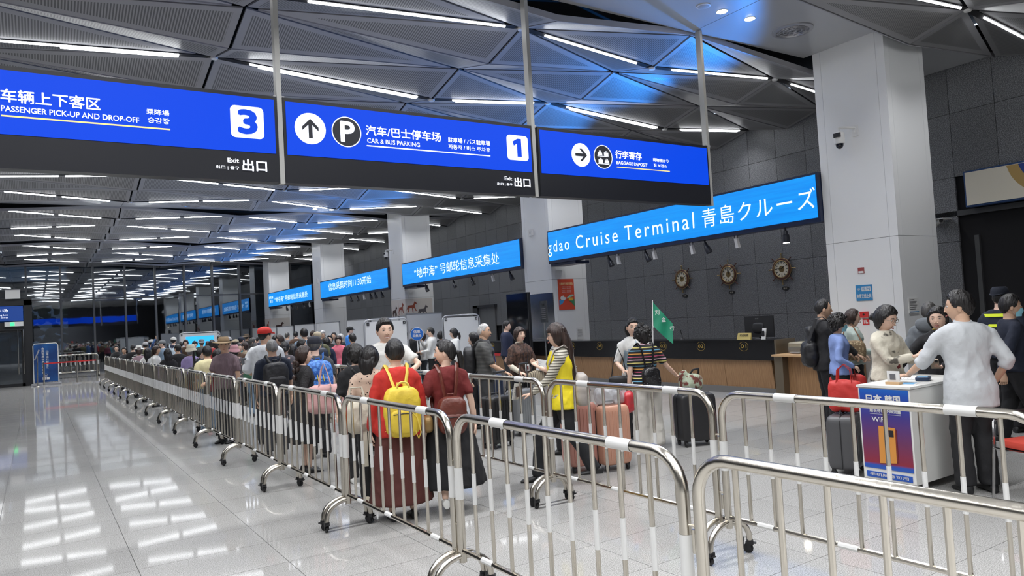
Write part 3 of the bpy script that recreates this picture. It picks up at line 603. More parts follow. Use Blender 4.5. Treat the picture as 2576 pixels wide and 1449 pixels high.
# blank sign and bullet camera at the right
T = thing('blank_sign', 'cream sign board with gold and blue curve at the right edge', 'sign'); B('case', T, mat('navy edge', (.02,.06,.18), .5), (14.62,14.80,4.2,6.82,3.22,3.89)); B('board', T, mat('cream board', (.66,.62,.53), .5), (14.605,14.62,4.23,6.79,3.25,3.86))
def arcpoly(r0, r1, m, nm, x):
    c = (5.35, 3.98); b = MB().use(m)
    n = 28; vs = []; 
    for k in range(n+1):
        a = -pi*k/n
        for r_ in (r0, r1): vs.append((x, c[0]+r_*cos(a), max(3.26, min(3.85, c[1]+r_*sin(a)))))
    b.add(vs, [(2*k, 2*k+1, 2*k+3, 2*k+2) for k in range(n)]); b.ob(nm, T, smooth=False)
arcpoly(.56, .74, mat('sign gold', (.42,.28,.1), .5), 'gold_curve', 14.6); arcpoly(0.01, .56, mat('sign royal blue', (.02,.05,.25), .5), 'blue_curve', 14.6)
T = thing('bullet_camera', 'small white bullet camera on the granite wall right of the column', 'security camera', (14.8,7.42,3.02)); MB().use(M_WHITE).tube([(-.05,0,.0),(-.35,-.22,0)], .04, 10).ob('body', T); B('sun_shield', T, M_WHITE, (-.38,-.02,-.26,.04,.035,.05)); MB().use(M_BLACK).tube([(-.35,-.22,0),(-.36,-.227,0)], .036, 10).ob('lens', T); MB().use(M_WHITE).tube([(0,.05,-.05),(-.12,-.03,-.02)], .02, 6).ob('bracket', T)

# ---------------- long check-in counter ----------------
CO = thing('service_counter', 'long counter with black numbered front above light oak panels', 'counter', (0,0,0))
M_OAK = mat('oak laminate', (.38,.22,.11), .45, var=(6,(.24,.13,.06),.35,.7,(1,14,.6)))
mcb = mat('black stone', (.008,.008,.009), .25)
B('fascia', CO, mcb, (10.9,10.94,8.42,18.4,.63,.98)); B('counter_top', CO, mcb, (10.88,11.42,8.42,18.4,.975,1.0)); B('work_surface', CO, M_OAK, (11.42,11.48,8.5,18.4,.70,.73)); B('back_board', CO, M_OAK, (11.38,11.42,8.5,18.4,0,.975))
for k in range(9):
    y0 = 8.55+1.09*k; b = MB().use(M_OAK); b.add([(11.02,y0+.004,.12),(11.02,y0+1.086,.12),(10.96,y0+1.086,.625),(10.96,y0+.004,.625),(11.08,y0+.004,.12),(11.08,y0+1.086,.12),(11.02,y0+1.086,.625),(11.02,y0+.004,.625)], [(0,3,2,1),(4,5,6,7),(0,1,5,4),(1,2,6,5),(2,3,7,6),(3,0,4,7)]); b.ob('front_panel', CO, smooth=False)
B('plinth', CO, mat('counter plinth', (.16,.155,.15), .5), (11.0,11.3,8.5,18.4,0,.12)); B('end_panel', CO, mat('bronze end', (.2,.165,.12), .3, .6), (10.9,11.44,8.38,8.42,0,1.0))
mgn = mat('gold numbers', (.62,.42,.1), .35, .6)
for y, n in ((9.09,'01'),(10.13,'02'),(11.17,'03'),(12.2,'04'),(13.22,'05'),(14.24,'06'),(16.1,'07'),(17.97,'08')):
    text(n, mgn, (10.897, y+.065, .85), (0,-1,0), (0,0,1), .13, .065, CO, 'number', .02, .003)
    MB().use(mgn).tube([(10.897, y+.105*cos(2*pi*k/24), .88+.085*sin(2*pi*k/24)) for k in range(25) if k % 12 > 1], .003, 4).ob('number_ring', CO)
T = thing('side_desk', 'lower light oak desk joining the counter at its right end', 'desk', (0,0,0)); B('desktop', T, mat('pale oak', (.55,.36,.19), .45), (10.72,11.48,6.95,8.36,.72,.75)); B('panel', T, M_OAK, (10.95,11.0,7.1,8.36,0,.72)); B('panel', T, M_OAK, (11.0,11.48,7.1,7.14,0,.72)); B('foot', T, MATS['bronze end'], (10.8,10.95,8.2,8.37,0,.72))
T = thing('monitor', 'black computer monitor seen from behind on the counter', 'monitor', (11.25,9.0,1.0)); b = MB().use(M_BLACK); b.box(-.02,.015,-.33,.31,.03,.42); b.ob('housing', T, smooth=False); MB().use(M_BLACK).rbox((.0,0,.2), (.045,.13,.1), .5, 16, 8).ob('rear_bulge', T); MB().use(M_BLACK).tube([(0,0,.1),(.03,0,.01)], .025, 8).ob('stand', T); MB().use(M_BLACK).lathe([(.11,0),(.1,.015)], (.03,0,0), 20).ob('base', T)
text('acer', mat('logo grey', (.2,.2,.2), .4), (-.022, .06, .36), (0,-1,0), (0,0,1), .08, .025, T, 'logo', 0, .001)
T = thing('welcome_plate', 'gold welcome plate standing on the counter before the monitor', 'sign', (11.0,9.15,1.0)); b = MB().use(mat('gold plate', (.55,.44,.16), .35, .4)); b.add([(-.01,-.15,.0),(-.01,.17,0),(.03,.16,.12),(.03,-.14,.12),(.03,-.15,0),(.03,.17,0),(.045,.16,.12),(.045,-.14,.12)], [(0,3,2,1),(4,5,6,7),(0,1,5,4),(1,2,6,5),(2,3,7,6),(3,0,4,7)]); b.ob('plate', T, smooth=False); text('欢迎光临', M_BLACK, (.008, .11, .055), (0,-1,0), (.3,0,.95), .2, .045, T, 'lettering', .02, .003)
T = thing('card_reader', 'white and black handheld reader leaning beside the monitor', 'device', (11.05,8.78,1.0)); b = MB().use(M_WHITE); b.add([(0,-.05,0),(0,.03,0),(.04,.02,.2),(.04,-.06,.2),(.025,-.05,0),(.025,.03,0),(.06,.02,.2),(.06,-.06,.2)], [(0,3,2,1),(4,5,6,7),(0,1,5,4),(1,2,6,5),(2,3,7,6),(3,0,4,7)]); b.ob('body', T, smooth=False); B('screen', T, M_BLACK, (-.004,.012,-.04,.02,.06,.15)); 
T = thing('passport_printer', 'small metal printer with wooden lid on the side desk', 'printer', (11.2,8.05,.75)); MB().use(mat('beige metal', (.45,.4,.3), .3, .5)).rbox((0,0,.1), (.2,.2,.1), .3, 16, 8).ob('case', T); B('front_slot', T, M_STEEL, (-.215,-.19,-.15,.15,.02,.12)); B('paper_tray', T, M_TRIM, (-.25,-.19,-.1,.1,.01,.03))
T = thing('microphone', 'small black desk microphone on the counter', 'microphone', (11.2,10.9,1.0)); MB().use(M_BLACK).tube([(0,0,0),(0,0,.08),(-.02,.02,.17)], .009, 6).ob('stalk', T); MB().use(M_BLACK).lathe([(.05,0),(.04,.02)], n=14).ob('base', T); MB().use(M_BLACK).sph((-.02,.02,.18), .016, 8, 6).ob('head', T)
T = thing('belt_barrier', 'red belt stretched in front of the far end of the counter', 'belt barrier'); B('belt', T, mat('belt red', (.5,.02,.02), .5), (10.7,10.71,16.2,18.9,.62,.69)); MB().use(M_STEEL).tube([(10.7,18.9,0),(10.7,18.9,.75)], .025, 8).ob('post', T); MB().use(M_STEEL).tube([(10.7,16.2,0),(10.7,16.2,.75)], .025, 8).ob('post', T)

# ---------------- black display kiosk by the second column ----------------
T = thing('display_kiosk', 'tall black glass advertising display with silver edge by the second column', 'display', (10.55,15.55,0))
mgk = mat('black glass', (.008,.009,.012), .06, spec=.8); msv = mat('silver edge', (.6,.62,.64), .25, 1)
Y_ = 1.0; B('housing', T, msv, (0,.09,0,Y_,.12,2.28)); B('glass_front', T, mgk, (-.012,0,.015,Y_-.015,.14,2.26)); B('base', T, M_BLACK, (-.12,.22,-.03,Y_+.03,0,.12)); B('side_trim', T, M_BLACK, (.01,.08,-.008,0,.14,2.26))
T = thing('door_plate', 'narrow steel plate with black writing beside the black display', 'sign', (10.85,15.15,0)); B('plate', T, msv, (0,.02,0,.3,1.48,2.03)); text('出入通道', M_BLACK, (-.001,.2,1.9), (0,-1,0), (0,0,1), .1, .06, T, 'lettering', .02, .002)
for q in range(6): B('print', T, mi, (-.003,0,.06,.24,1.82-.05*q,1.84-.05*q))
MB().use(msv).tube([(.01,.15,0),(.01,.15,1.48)], .02, 8).ob('stand', T)

# ---------------- crowd barriers ----------------
M_RAIL = M_STEEL
def barrier_proto():
    Lb = 1.86; r = .15; zt = 1.075; pts = [(0,0,.20),(0,0,zt-r)]
    for k in range(1, 7): a = pi/2*k/6; pts.append((0, r-r*cos(a), zt-r+r*sin(a)))
    pts += [(0, Lb-r, zt)]
    for k in range(1, 7): a = pi/2*k/6; pts.append((0, Lb-r+r*sin(a), zt-r+r*cos(a)))
    pts += [(0,Lb,.20)]
    P = {}
    P['frame'] = MB().use(M_RAIL).tube(pts, .0245, 12).mesh('frame'); P['lower_rail'] = MB().use(M_RAIL).tube([(0,0,.27),(0,Lb,.27)], .016, 8).mesh('lower_rail')
    P['bar'] = MB().use(M_RAIL).tube([(0,0,.27),(0,0,1.06)], .0115, 8).mesh('bar'); P['tape'] = MB().use(M_TAPE).tube([(0,0,.575),(0,0,.755)], .0128, 8, False).mesh('tape'); P['post_tape'] = MB().use(M_TAPE).tube([(0,0,.575),(0,0,.765)], .026, 12, False).mesh('tape')
    P['top_tape'] = MB().use(M_TAPE).tube([(0,0,zt),(0,.15,zt)], .0262, 12, False).mesh('tape'); P['low_tape'] = MB().use(M_TAPE).tube([(0,0,.27),(0,.12,.27)], .0175, 8, False).mesh('tape')
    h = .24; P['foot_arch'] = MB().use(M_RAIL).tube([(.19*-cos(pi*k/12)*1.0, 0, .075+(h-.075)*(sin(pi*k/12)**.8 if 0 < k < 12 else 0)) for k in range(13)], .0195, 10).mesh('foot_arch')
    c = MB().use(M_BLACK); c.box(-.022,.022,-.02,.02,.055,.085); c.box(-.04,.03,-.012,.012,.062,.07); c.lathe([(.032,-.009),(.032,.009)], (.012,0,.032), 12, 'y'); c.box(-.005,.02,-.018,-.012,.02,.06); c.box(-.005,.02,.012,.018,.02,.06); P['caster'] = c.mesh('caster')
    P['hook'] = MB().use(M_RAIL).tube([(0,-.01,.80),(0,-.05,.805),(0,-.06,.79),(0,-.06,.72)], .006, 6).mesh('hook'); P['socket'] = MB().use(M_RAIL).tube([(0,.035,.70),(0,.035,.79)], .011, 8).mesh('socket')
    return P, Lb
BP, BL = barrier_proto(); ISL = Matrix.Identity(4)
def barrier(x, y, label, group, rz=0, tape=True, near=True, feet=(1,1), z=0):
    T = thing('crowd_barrier', label, 'crowd barrier', (x, y, z), rz, group)
    fr = link('frame', BP['frame'], T); link('lower_rail', BP['lower_rail'], T)
    for k in range(9):
        o = link('bar', BP['bar'], T, (0, BL*(k+1)/10, 0))
        if tape: link('tape', BP['tape'], o)
    if tape:
        for yy in (0, BL): link('tape', BP['post_tape'], fr, (0, yy, 0))
        for yy in (.28, 1.28): link('tape', BP['top_tape'], fr, (0, yy, 0))
        for yy in (.2, .95, 1.5): link('tape', BP['low_tape'], fr, (0, yy, 0))
    for yy, f in ((0.0, feet[0]), (BL, feet[1])):
        if not f: continue
        a = link('foot_arch', BP['foot_arch'], T, (0, yy, 0))
        for s_ in (-1, 1): link('caster', BP['caster'], a, (.19*s_, 0, 0), .4*s_+yy)
    if near:
        h = link('hook', BP['hook'], T, (0, 0, 0)); link('socket', BP['socket'], T, (0, BL, 0)); link('hook', BP['hook'], T, (0, 0, -.38)); link('socket', BP['socket'], T, (0, BL, -.38))
    return T
G1 = 'crowd barriers in the long left row'; G2 = 'crowd barriers in the second row behind the queue'
for k in range(16):
    y = 2.08+.035+1.942*(k-1)
    lb = ['steel crowd barrier closest to the camera at the bottom right','steel crowd barrier with rounded corners in the bottom centre'][k] if k < 2 else 'steel crowd barrier, %s counted from the front along the left row' % ORD[k]
    barrier(2.12, y, lb, G1, 0, k > 0, k < 6)
for k in range(6):
    y = 1.46+.035+1.942*k
    barrier(3.76, y, 'steel crowd barrier, %s counted from the front in the second row' % ORD[k], G2, 0, True, k < 4)
# spare barriers parked by the glazing
for k in range(9): barrier(2.45-.0*k, 40.0+.14*k, 'parked steel barrier, %s of the stack by the glazing' % ORD[k], 'parked barriers stacked by the glazing', radians(90)-.02*k, True, False)
# ---------------- people ----------------
SK = mat('skin light', (.74,.50,.38), .5, bump=(60,.05)); SK2 = mat('skin tan', (.60,.38,.26), .5, bump=(60,.05))
M_EYE = mat('eye white', (.75,.72,.7), .25); M_IRIS = mat('dark iris', (.015,.01,.008), .15); M_LIP = mat('lips', (.42,.14,.12), .45); M_BROW = mat('brow hair', (.02,.014,.012), .7); M_TEETH = mat('teeth', (.8,.78,.72), .3)
def hairmat(n, c): return mat('hair '+n, c, .42, bump=(45,.8,(1,1,.12)), var=(30, tuple(min(1,q*2.0+.004) for q in c), .4, .75, (1,1,.1)))
H_BLK = hairmat('black', (.007,.006,.006)); H_BRN = hairmat('dark brown', (.022,.011,.008)); H_GRY = hairmat('grey', (.17,.165,.16)); H_SALT = hairmat('greying', (.05,.048,.046)); H_WHT = hairmat('pale grey', (.38,.37,.36))
def cloth(n, c, r=.85, **k): return mat('cloth '+n, c, r, bump=(13,.55,(1,1,.7)), **k)
def headpt(d, f=1.0):
    x, y, z = d; X = .074*x; Y = .093*y; Z = .115*z
    if z < 0:
        t = -z; X *= 1-.30*t**1.6; 
        Y *= (1-.34*t) if y < 0 else (1-.10*t)
    if y > 0:
        g = lambda a, b, c, e: exp(-((x-a)/c)**2-((z-b)/e)**2)
        Y -= .004*y*(1-abs(x)); 
        Y += .0175*exp(-(x/.115)**2)*(max(0, min(1, (.22-z)/.42))**1.2)*(1 if z > -.22 else max(0, 1-(-.22-z)/.10))*f
        Y -= .0075*(g(.38,.10,.17,.11)+g(-.38,.10,.17,.11))*f
        Y += .0045*(g(.36,.29,.25,.07)+g(-.36,.29,.25,.07))*f
        Y += .004*(g(.45,-.22,.2,.2)+g(-.45,-.22,.2,.2))*f
        Y += .0055*g(0,-.50,.24,.10)*f - .003*g(0,-.505,.22,.022)*f
        Y -= .004*g(0,-.66,.25,.06)*f; Y += .006*g(0,-.86,.25,.14)*f
    return Vector((X, Y, Z))
def head_mesh(mb, M, skin, det, smile=False, old=False):
    n, m = (36, 30) if det > 1 else ((22, 18) if det else (14, 11)); rs = []
    for i in range(m+1):
        th = min(max(pi*i/m, .03), pi-.03)
        rs.append([M @ headpt((sin(th)*cos(2*pi*k/n+pi/2), sin(th)*sin(2*pi*k/n+pi/2), -cos(th))) for k in range(n)])
    mb.use(skin).rings(rs)
    for s in (-1, 1):   # ears
        mb.use(skin).sph(M @ Vector((.074*s, -.006, -.004)), (.009,.019,.031), 8, 6, (M.to_3x3() @ Matrix.Rotation(-.35*s, 3, 'Z')))
    if det == 0: 
        for s in (-1, 1): mb.use(M_IRIS).sph(M @ Vector((.03*s, .078, .012)), (.011,.006,.005), 6, 4, M.to_3x3())
        return
    for s in (-1, 1):
        R = M.to_3x3()
        mb.use(M_EYE).sph(M @ Vector((.030*s, .0755, .012)), (.0135,.009,.0062 if not smile else .0045), 10, 6, R)
        mb.use(M_IRIS).sph(M @ Vector((.030*s, .0835, .0118)), (.0052,.003,.0052 if not smile else .004), 8, 6, R)
        mb.use(M_BROW).tube([M @ Vector((s*a, b, c)) for a, b, c in ((.016,.0885,.033),(.030,.0875,.038),(.046,.0765,.033))], [.0022,.003,.0015], 5)
        mb.use(M_BROW).tube([M @ Vector((s*a, b, c)) for a, b, c in ((.0175,.0825,.013),(.030,.0862,.0195),(.0435,.0765,.013))], .0012, 4)
        mb.use(mat('nostril', (.12,.04,.03), .6)).sph(M @ Vector((.008*s, .0985, -.0285)), (.0035,.003,.002), 6, 4, R)
        mb.use(skin).sph(M @ Vector((.0135*s, .0945, -.024)), (.007,.008,.0065), 8, 6, R)
    zz = -.056; w_ = .027 if smile else .021
    if smile:
        mb.use(M_TEETH).tube([M @ Vector(p) for p in ((-.021,.0795,zz+.004),(-.01,.089,zz-.001),(0,.0915,zz-.0025),(.01,.089,zz-.001),(.021,.0795,zz+.004))], [.002,.0045,.005,.0045,.002], 6)
        mb.use(M_LIP).tube([M @ Vector(p) for p in ((-w_,.077,zz+.007),(-.012,.0905,zz+.004),(0,.094,zz+.003),(.012,.0905,zz+.004),(w_,.077,zz+.007))], [.001,.0022,.0025,.0022,.001], 5)
        mb.use(M_LIP).tube([M @ Vector(p) for p in ((-w_,.077,zz+.006),(-.014,.088,zz-.006),(0,.091,zz-.0095),(.014,.088,zz-.006),(w_,.077,zz+.006))], [.001,.0027,.003,.0027,.001], 5)
    else:
        mb.use(M_LIP).tube([M @ Vector(p) for p in ((-w_,.0795,zz),(-.009,.0905,zz+.0035),(0,.092,zz+.002),(.009,.0905,zz+.0035),(w_,.0795,zz))], [.001,.003,.0028,.003,.001], 6)
        mb.use(M_LIP).tube([M @ Vector(p) for p in ((-w_,.0795,zz-.001),(-.009,.0895,zz-.005),(0,.0915,zz-.006),(.009,.0895,zz-.005),(w_,.0795,zz-.001))], [.001,.0035,.004,.0035,.001], 6)
# hairline height (unit head) by azimuth from the face, and thickness
HL = {'short': ([(0,.60),(35,.58),(52,.45),(68,.05),(80,-.02),(95,.10),(110,-.25),(140,-.5),(180,-.52)], .021), 'receding': ([(0,.78),(35,.74),(55,.5),(70,.1),(80,0),(95,.1),(110,-.25),(140,-.5),(180,-.52)], .012),
      'shaved': ([(0,.66),(40,.62),(60,.45),(72,.1),(95,.1),(115,-.25),(180,-.5)], .006), 'fringe': ([(0,.34),(40,.30),(55,.1),(66,-.55),(90,-.8),(140,-.9),(180,-.95)], .021), 'side': ([(0,.60),(30,.55),(52,.42),(66,.15),(76,-.35),(92,-.72),(150,-.85),(180,-.9)], .020),
      'pulled': ([(0,.60),(35,.56),(52,.4),(68,.1),(85,.12),(100,-.05),(125,-.45),(180,-.62)], .012), 'curly': ([(0,.50),(30,.45),(50,.25),(66,-.25),(95,-.35),(120,-.6),(180,-.75)], .036), 'perm': ([(0,.52),(30,.48),(50,.3),(66,-.2),(90,-.3),(120,-.6),(180,-.72)], .026)}
def hairfn(style, d):
    pts, th = HL[style]; az = abs(math.degrees(atan2(d[0], d[1])))
    for (a, va), (b, vb) in zip(pts, pts[1:]):
        if az <= b: h = va+(vb-va)*(az-a)/(b-a); break
    else: h = pts[-1][1]
    t = max(0, min(1, (d[2]-h)/.10+.5)); return t, th
def hair_mesh(mb, M, style, hm, det, seed=0, base=None):
    n, m = (44, 34) if det > 1 else ((26, 20) if det else (16, 12)); rs = []; bump = .010 if style in ('curly','perm') else .003
    for i in range(m+1):
        thh = min(max(pi*i/m, .03), pi-.03); ring = []
        for k in range(n):
            d = Vector((sin(thh)*cos(2*pi*k/n+pi/2), sin(thh)*sin(2*pi*k/n+pi/2), -cos(thh))); t, th = hairfn(style, d); p = headpt(d, 0)
            ns = noise.noise(Vector((d.x*5+seed, d.y*5, d.z*5)))+.5*noise.noise(Vector((d.x*14+seed, d.y*14, d.z*6)))
            top = .35+.65*max(0, d.z+.35) if style in ('short','receding') else 1
            p = p+p.normalized()*(th*t*top+bump*ns*t-.010*(1-t)); ring.append(M @ p)
        rs.append(ring)
    mb.use(hm).rings(rs)
def hairpart(style, hm, M, det, tail=None, seed=0):
    b = MB(); hair_mesh(b, M, style, hm, det, seed); nn = 12 if det > 1 else 8
    P = lambda *q: M @ Vector(q)
    if tail == 'ponytail': b.use(hm).tube([P(0,-.085,.01),P(0,-.125,.0),P(.01,-.14,-.07),P(.015,-.13,-.16),P(.01,-.12,-.24)], [(.018,.018),(.028,.026),(.034,.028),(.026,.020),(.006,.006)], nn)
    if tail == 'highpony': b.use(hm).tube([P(0,-.08,.06),P(0,-.13,.06),P(.005,-.15,-.03),P(.01,-.14,-.15),P(0,-.13,-.26)], [.018,.024,.027,.022,.006], nn)
    if tail == 'bun': b.use(hm).sph(P(0,-.108,-.015), (.043,.036,.038), 12, 8, M.to_3x3()); b.sph(P(.02,-.125,-.03), (.02,.02,.02), 8, 6, M.to_3x3())
    if tail in ('long', 'shoulder', 'verylong'):
        L = {'shoulder': .20, 'long': .34, 'verylong': .46}[tail]
        R = []; 
        for q in range(9):
            z = .02-L*q/8; w_ = .085+.012*sin(q*.6) - .02*(q/8); dpt = .038-.012*q/8; yc = -.062-.03*sin(min(1, q/4)*pi/2)
            R.append([P(w_*cos(2*pi*k/16)*(1 if q < 8 else .8), yc+dpt*sin(2*pi*k/16)-.006*cos(6*pi*k/16), z) for k in range(16)])
        b.use(hm).rings(R)
    if tail == 'curls':
        r_ = random.Random(seed)
        for q in range(26): b.use(hm).sph(P(r_.uniform(-.10,.10), r_.uniform(-.13,-.03), r_.uniform(-.30,.0)), (.032,.028,.036), 7, 5)
    if tail == 'afro' or style == 'curly':
        r_ = random.Random(seed+5)
        for q in range(60 if det else 24):
            d = Vector((r_.gauss(0,1), r_.gauss(-.25,1), r_.gauss(.25,1))).normalized(); t, th = hairfn('curly', d)
            if t > .8: b.use(hm).sph(M @ (headpt(d, 0)*1.0+headpt(d,0).normalized()*.032), (.017,.017,.017), 6, 5)
    return b
def hand(mb, w, d, nrm, s, skin, curl=.5, det=2, k=1.0):
    """w wrist, d direction of the fingers, nrm back-of-hand normal, s side (+1 right)"""
    w = Vector(w); d = Vector(d).normalized(); nrm = Vector(nrm); nrm = (nrm-d*nrm.dot(d)).normalized(); x = d.cross(nrm)*s
    sp = lambda q: [(w+d*a+x*(c+hw*cos(2*pi*j/10))+nrm*(h*sin(2*pi*j/10)+e)) for j in range(10)]
    rs = []
    for a, hw, h, c, e in ((-.02,.024,.018,0,0),(.01,.028,.017,0,0),(.05,.038,.015,0,0),(.085,.040,.013,0,0),(.095,.034,.010,0,0)):
        rs.append([(w+d*a*k+x*(c+hw*k*cos(2*pi*j/10))+nrm*(h*k*sin(2*pi*j/10)+e)) for j in range(10)])
    mb.use(skin).rings(rs)
    if det == 0: return
    for f, (o, L) in enumerate(((-.029,.068),(-.010,.078),(.010,.072),(.028,.056))):
        p = w+d*.088*k+x*(-o)*k; pts = [p-d*.015*k]; a = .15+curl*.4; q = p
        for sg in (.45,.32,.23):
            dd = d*cos(a)-nrm*sin(a)+x*(-o*1.2); q = q+dd*L*k*sg*1.0; pts.append(q); a += curl*.95
        mb.use(skin).tube([pts[0], pts[0]+(d*.015*k)]+pts[1:], [.0085*k,.0088*k,.0082*k,.0075*k,.006*k], 6)
    t0 = w+d*.02*k+x*.024*k; dd = (d*.65+x*.72-nrm*.25).normalized(); t1 = t0+dd*.038*k; t2 = t1+(d*.85+x*.25-nrm*.45*(.4+curl)).normalized()*.03*k; t3 = t2+(d*.8-x*.15*curl-nrm*.6*curl).normalized()*.022*k
    mb.use(skin).tube([t0-dd*.012, t0, t1, t2, t3], [.012*k,.0125*k,.010*k,.009*k,.0065*k], 7)
def ell(c, a, b, n=18, e=1.0):
    f = lambda v: math.copysign(abs(v)**e, v)
    return [(c[0]+a*f(cos(2*pi*k/n)), c[1]+b*f(sin(2*pi*k/n)), c[2]) for k in range(n)]
def sm(mb, name, voxel, it=4, wr=0, seed=0, parent=None, mat_=None):
    me = mb.mesh('t', False); r = evaluated(me, [('REMESH', dict(mode='VOXEL', voxel_size=voxel)), ('SMOOTH', dict(factor=.6, iterations=it))]); bpy.data.meshes.remove(me)
    if wr:
        co = [0.0]*(3*len(r.vertices)); r.vertices.foreach_get('co', co); no = [v.normal.copy() for v in r.vertices]
        for i in range(len(no)):
            p = Vector((co[3*i]*9+seed, co[3*i+1]*9, co[3*i+2]*7+co[3*i]*3)); a = 1-abs(noise.noise(p))*2.4; q = no[i]*(wr*.85*(a-.55)+wr*.40*(1-2*abs(noise.noise(p*2.6)))); co[3*i] += q.x; co[3*i+1] += q.y; co[3*i+2] += q.z
        r.vertices.foreach_set('co', co)
    r.materials.clear(); r.materials.append(mat_); r.polygons.foreach_set('use_smooth', [True]*len(r.polygons)); r.polygons.foreach_set('material_index', [0]*len(r.polygons)); r.name = name; r.update(); return r
def ik(a, b, l1, l2, pole):
    a, b = Vector(a), Vector(b); d = b-a; L = d.length; mx = (l1+l2)*.995
    if L > mx: b = a+d*(mx/L); d = b-a; L = mx
    c = (l1*l1-l2*l2+L*L)/(2*L); h = sqrt(max(0, l1*l1-c*c)); u = d/L; p = Vector(pole); p = (p-u*p.dot(u)); p = p.normalized() if p.length > 1e-5 else u.orthogonal().normalized()
    return a+u*c+p*h, b
ARMS = {'down': dict(t=(.26,.03,.80), d=(0,.1,-1), n=(1,0,0)), 'front': dict(t=(.12,.30,1.08), d=(-.6,.6,.1), n=(0,.3,1)), 'phone': dict(t=(.10,.30,1.17), d=(-.35,.7,.45), n=(0,-.5,-1), curl=.7),
        'hip': dict(t=(.20,.16,1.0), d=(-.7,.5,-.2), n=(.5,.6,.6)), 'rail': dict(t=(.20,.42,1.06), d=(-.2,.9,0), n=(0,0,1), curl=.9), 'up': dict(t=(.30,.10,1.75), d=(0,0,1), n=(0,-1,0)), 'pull': dict(t=(.30,-.22,.80), d=(0,0,-1), n=(1,0,0), curl=.9), 'strap': dict(t=(.13,.14,1.28), d=(-.2,.1,.9), n=(0,1,0), curl=.9)}
PN = [0]
def person(label, x, y, hd, H, sex='f', hair=('short', H_BLK, None), top=None, bot=None, arms=('down','down'), head=(0,0), lean=0, turn=0, skin=None, det=2, shoes=None, hat=None, extra=None, sleeve='short', stance=.0, build=1.0, group=None, sweater=None, face='plain', sag=0, z=0, headk=1.0, skirt=None, collar=None, hem=None):
    """hd: heading in degrees clockwise from +Y.  Faces local +Y."""
    skin = skin or SK; k = H/1.7; PN[0] += 1; seed = PN[0]*3.7; f = sex == 'f'; vox = (.017,.024,.036)[2-det]
    T = thing('person', label, 'person', (x, y, z), -radians(hd), group); S3 = lambda v: Vector(v)*k
    ly = lambda zz: math.tan(radians(lean))*max(0, zz-.9)
    sh = .172 if f else .195
    shj = {1: Vector((sh*.96, -.005+ly(1.38), 1.368)), -1: Vector((-sh*.96, -.005+ly(1.38), 1.368))}
    ta = radians(turn); 
    for s in shj: v = shj[s]; shj[s] = Vector((v.x*cos(ta)+v.y*sin(ta), -v.x*sin(ta)+v.y*cos(ta), v.z))
    # joints of arms
    A = {}
    for s, a in ((1, arms[0]), (-1, arms[1])):
        a = ARMS[a] if isinstance(a, str) else a; t = Vector(a['t']); 
        if not a.get('abs'): t = Vector((t.x*s, t.y, t.z)); dd = Vector((a['d'][0]*s, a['d'][1], a['d'][2])); nn = Vector((a['n'][0]*s, a['n'][1], a['n'][2])); pole = Vector(a.get('pole', (.5,-.6,-.6))); pole.x *= s
        else: dd = Vector(a['d']); nn = Vector(a['n']); pole = Vector(a.get('pole', (.5*s,-.6,-.6)))
        e, wv = ik(shj[s], t, .285, .245, pole); A[s] = (shj[s], e, wv, dd, nn, a.get('curl', .45))
    hipw = .085; L = {}
    for s in (1, -1):
        ft = Vector((hipw*s*1.15, stance*s*.5 if stance else 0, 0)); st = stance*s
        hp = Vector((hipw*s, 0, .88)); an = Vector((hipw*s*1.2, st*.5, .075 if st >= 0 or abs(stance) < .3 else .16)); kn = (hp+an)/2+Vector((0, .03+abs(st)*.08, .02)); L[s] = (hp, kn, an)
    hc = Vector((0, .018+ly(1.6)*1.02, 1.585)); HM = Matrix.Translation(hc*k) @ Matrix.Rotation(-radians(head[0]), 4, 'Z') @ Matrix.Rotation(-radians(-head[1]), 4, 'X') @ Matrix.Scale(k**.5*1.02*headk, 4)
    # --- body ---
    b = MB().use(skin); tb = 1.0*build
    def torso(mb, off, z0, z1, flare=0):
        P = [(.80,.150,.108,0),(.90,.172 if f else .165,.118,0),(.98,.158 if f else .158,.110,0),(1.08,.130 if f else .150,.098,.0),(1.20,.142 if f else .164,.106,.006),(1.29,.152 if f else .176,.118 if f else .112,.012 if f else .004),(1.37,.160 if f else .186,.098,-.004),(1.42,.135 if f else .155,.080,-.010),(1.45,.075,.065,-.010)]
        rs = []
        def at(z):
            for p, q in zip(P, P[1:]):
                if z <= q[0]: t = (z-p[0])/(q[0]-p[0]); return [p[i]+(q[i]-p[i])*t for i in range(4)]
            return list(P[-1])
        zz = [z0]+[p[0] for p in P if z0+.02 < p[0] < z1-.015]+[z1]
        for z_ in zz:
            p = at(max(z_, .80)); w_, d_ = p[1]*tb+off, p[2]*(1+(tb-1)*1.5)+off
            fl = flare*max(0, (1.05-z_)); rs.append([S3((q[0]*cos(ta*min(1,max(0,(z_-.9)/.4)))+q[1]*sin(ta*min(1,max(0,(z_-.9)/.4))), -q[0]*sin(ta*min(1,max(0,(z_-.9)/.4)))+q[1]*cos(ta*min(1,max(0,(z_-.9)/.4))), q[2])) for q in ell((0, p[3]+ly(z_), z_), w_+fl, d_+fl, 20, .92)])
        mb.rings(rs)
    torso(b, -.014, .82, 1.44)
    nk = .050 if f else .060; b.tube([S3((0,-.012+ly(1.38),1.38)), S3((0,-.002+ly(1.46),1.46)), hc*k+Vector((0,-.02,-.04))*k], [nk*1.5*k,nk*k,nk*k], 12)
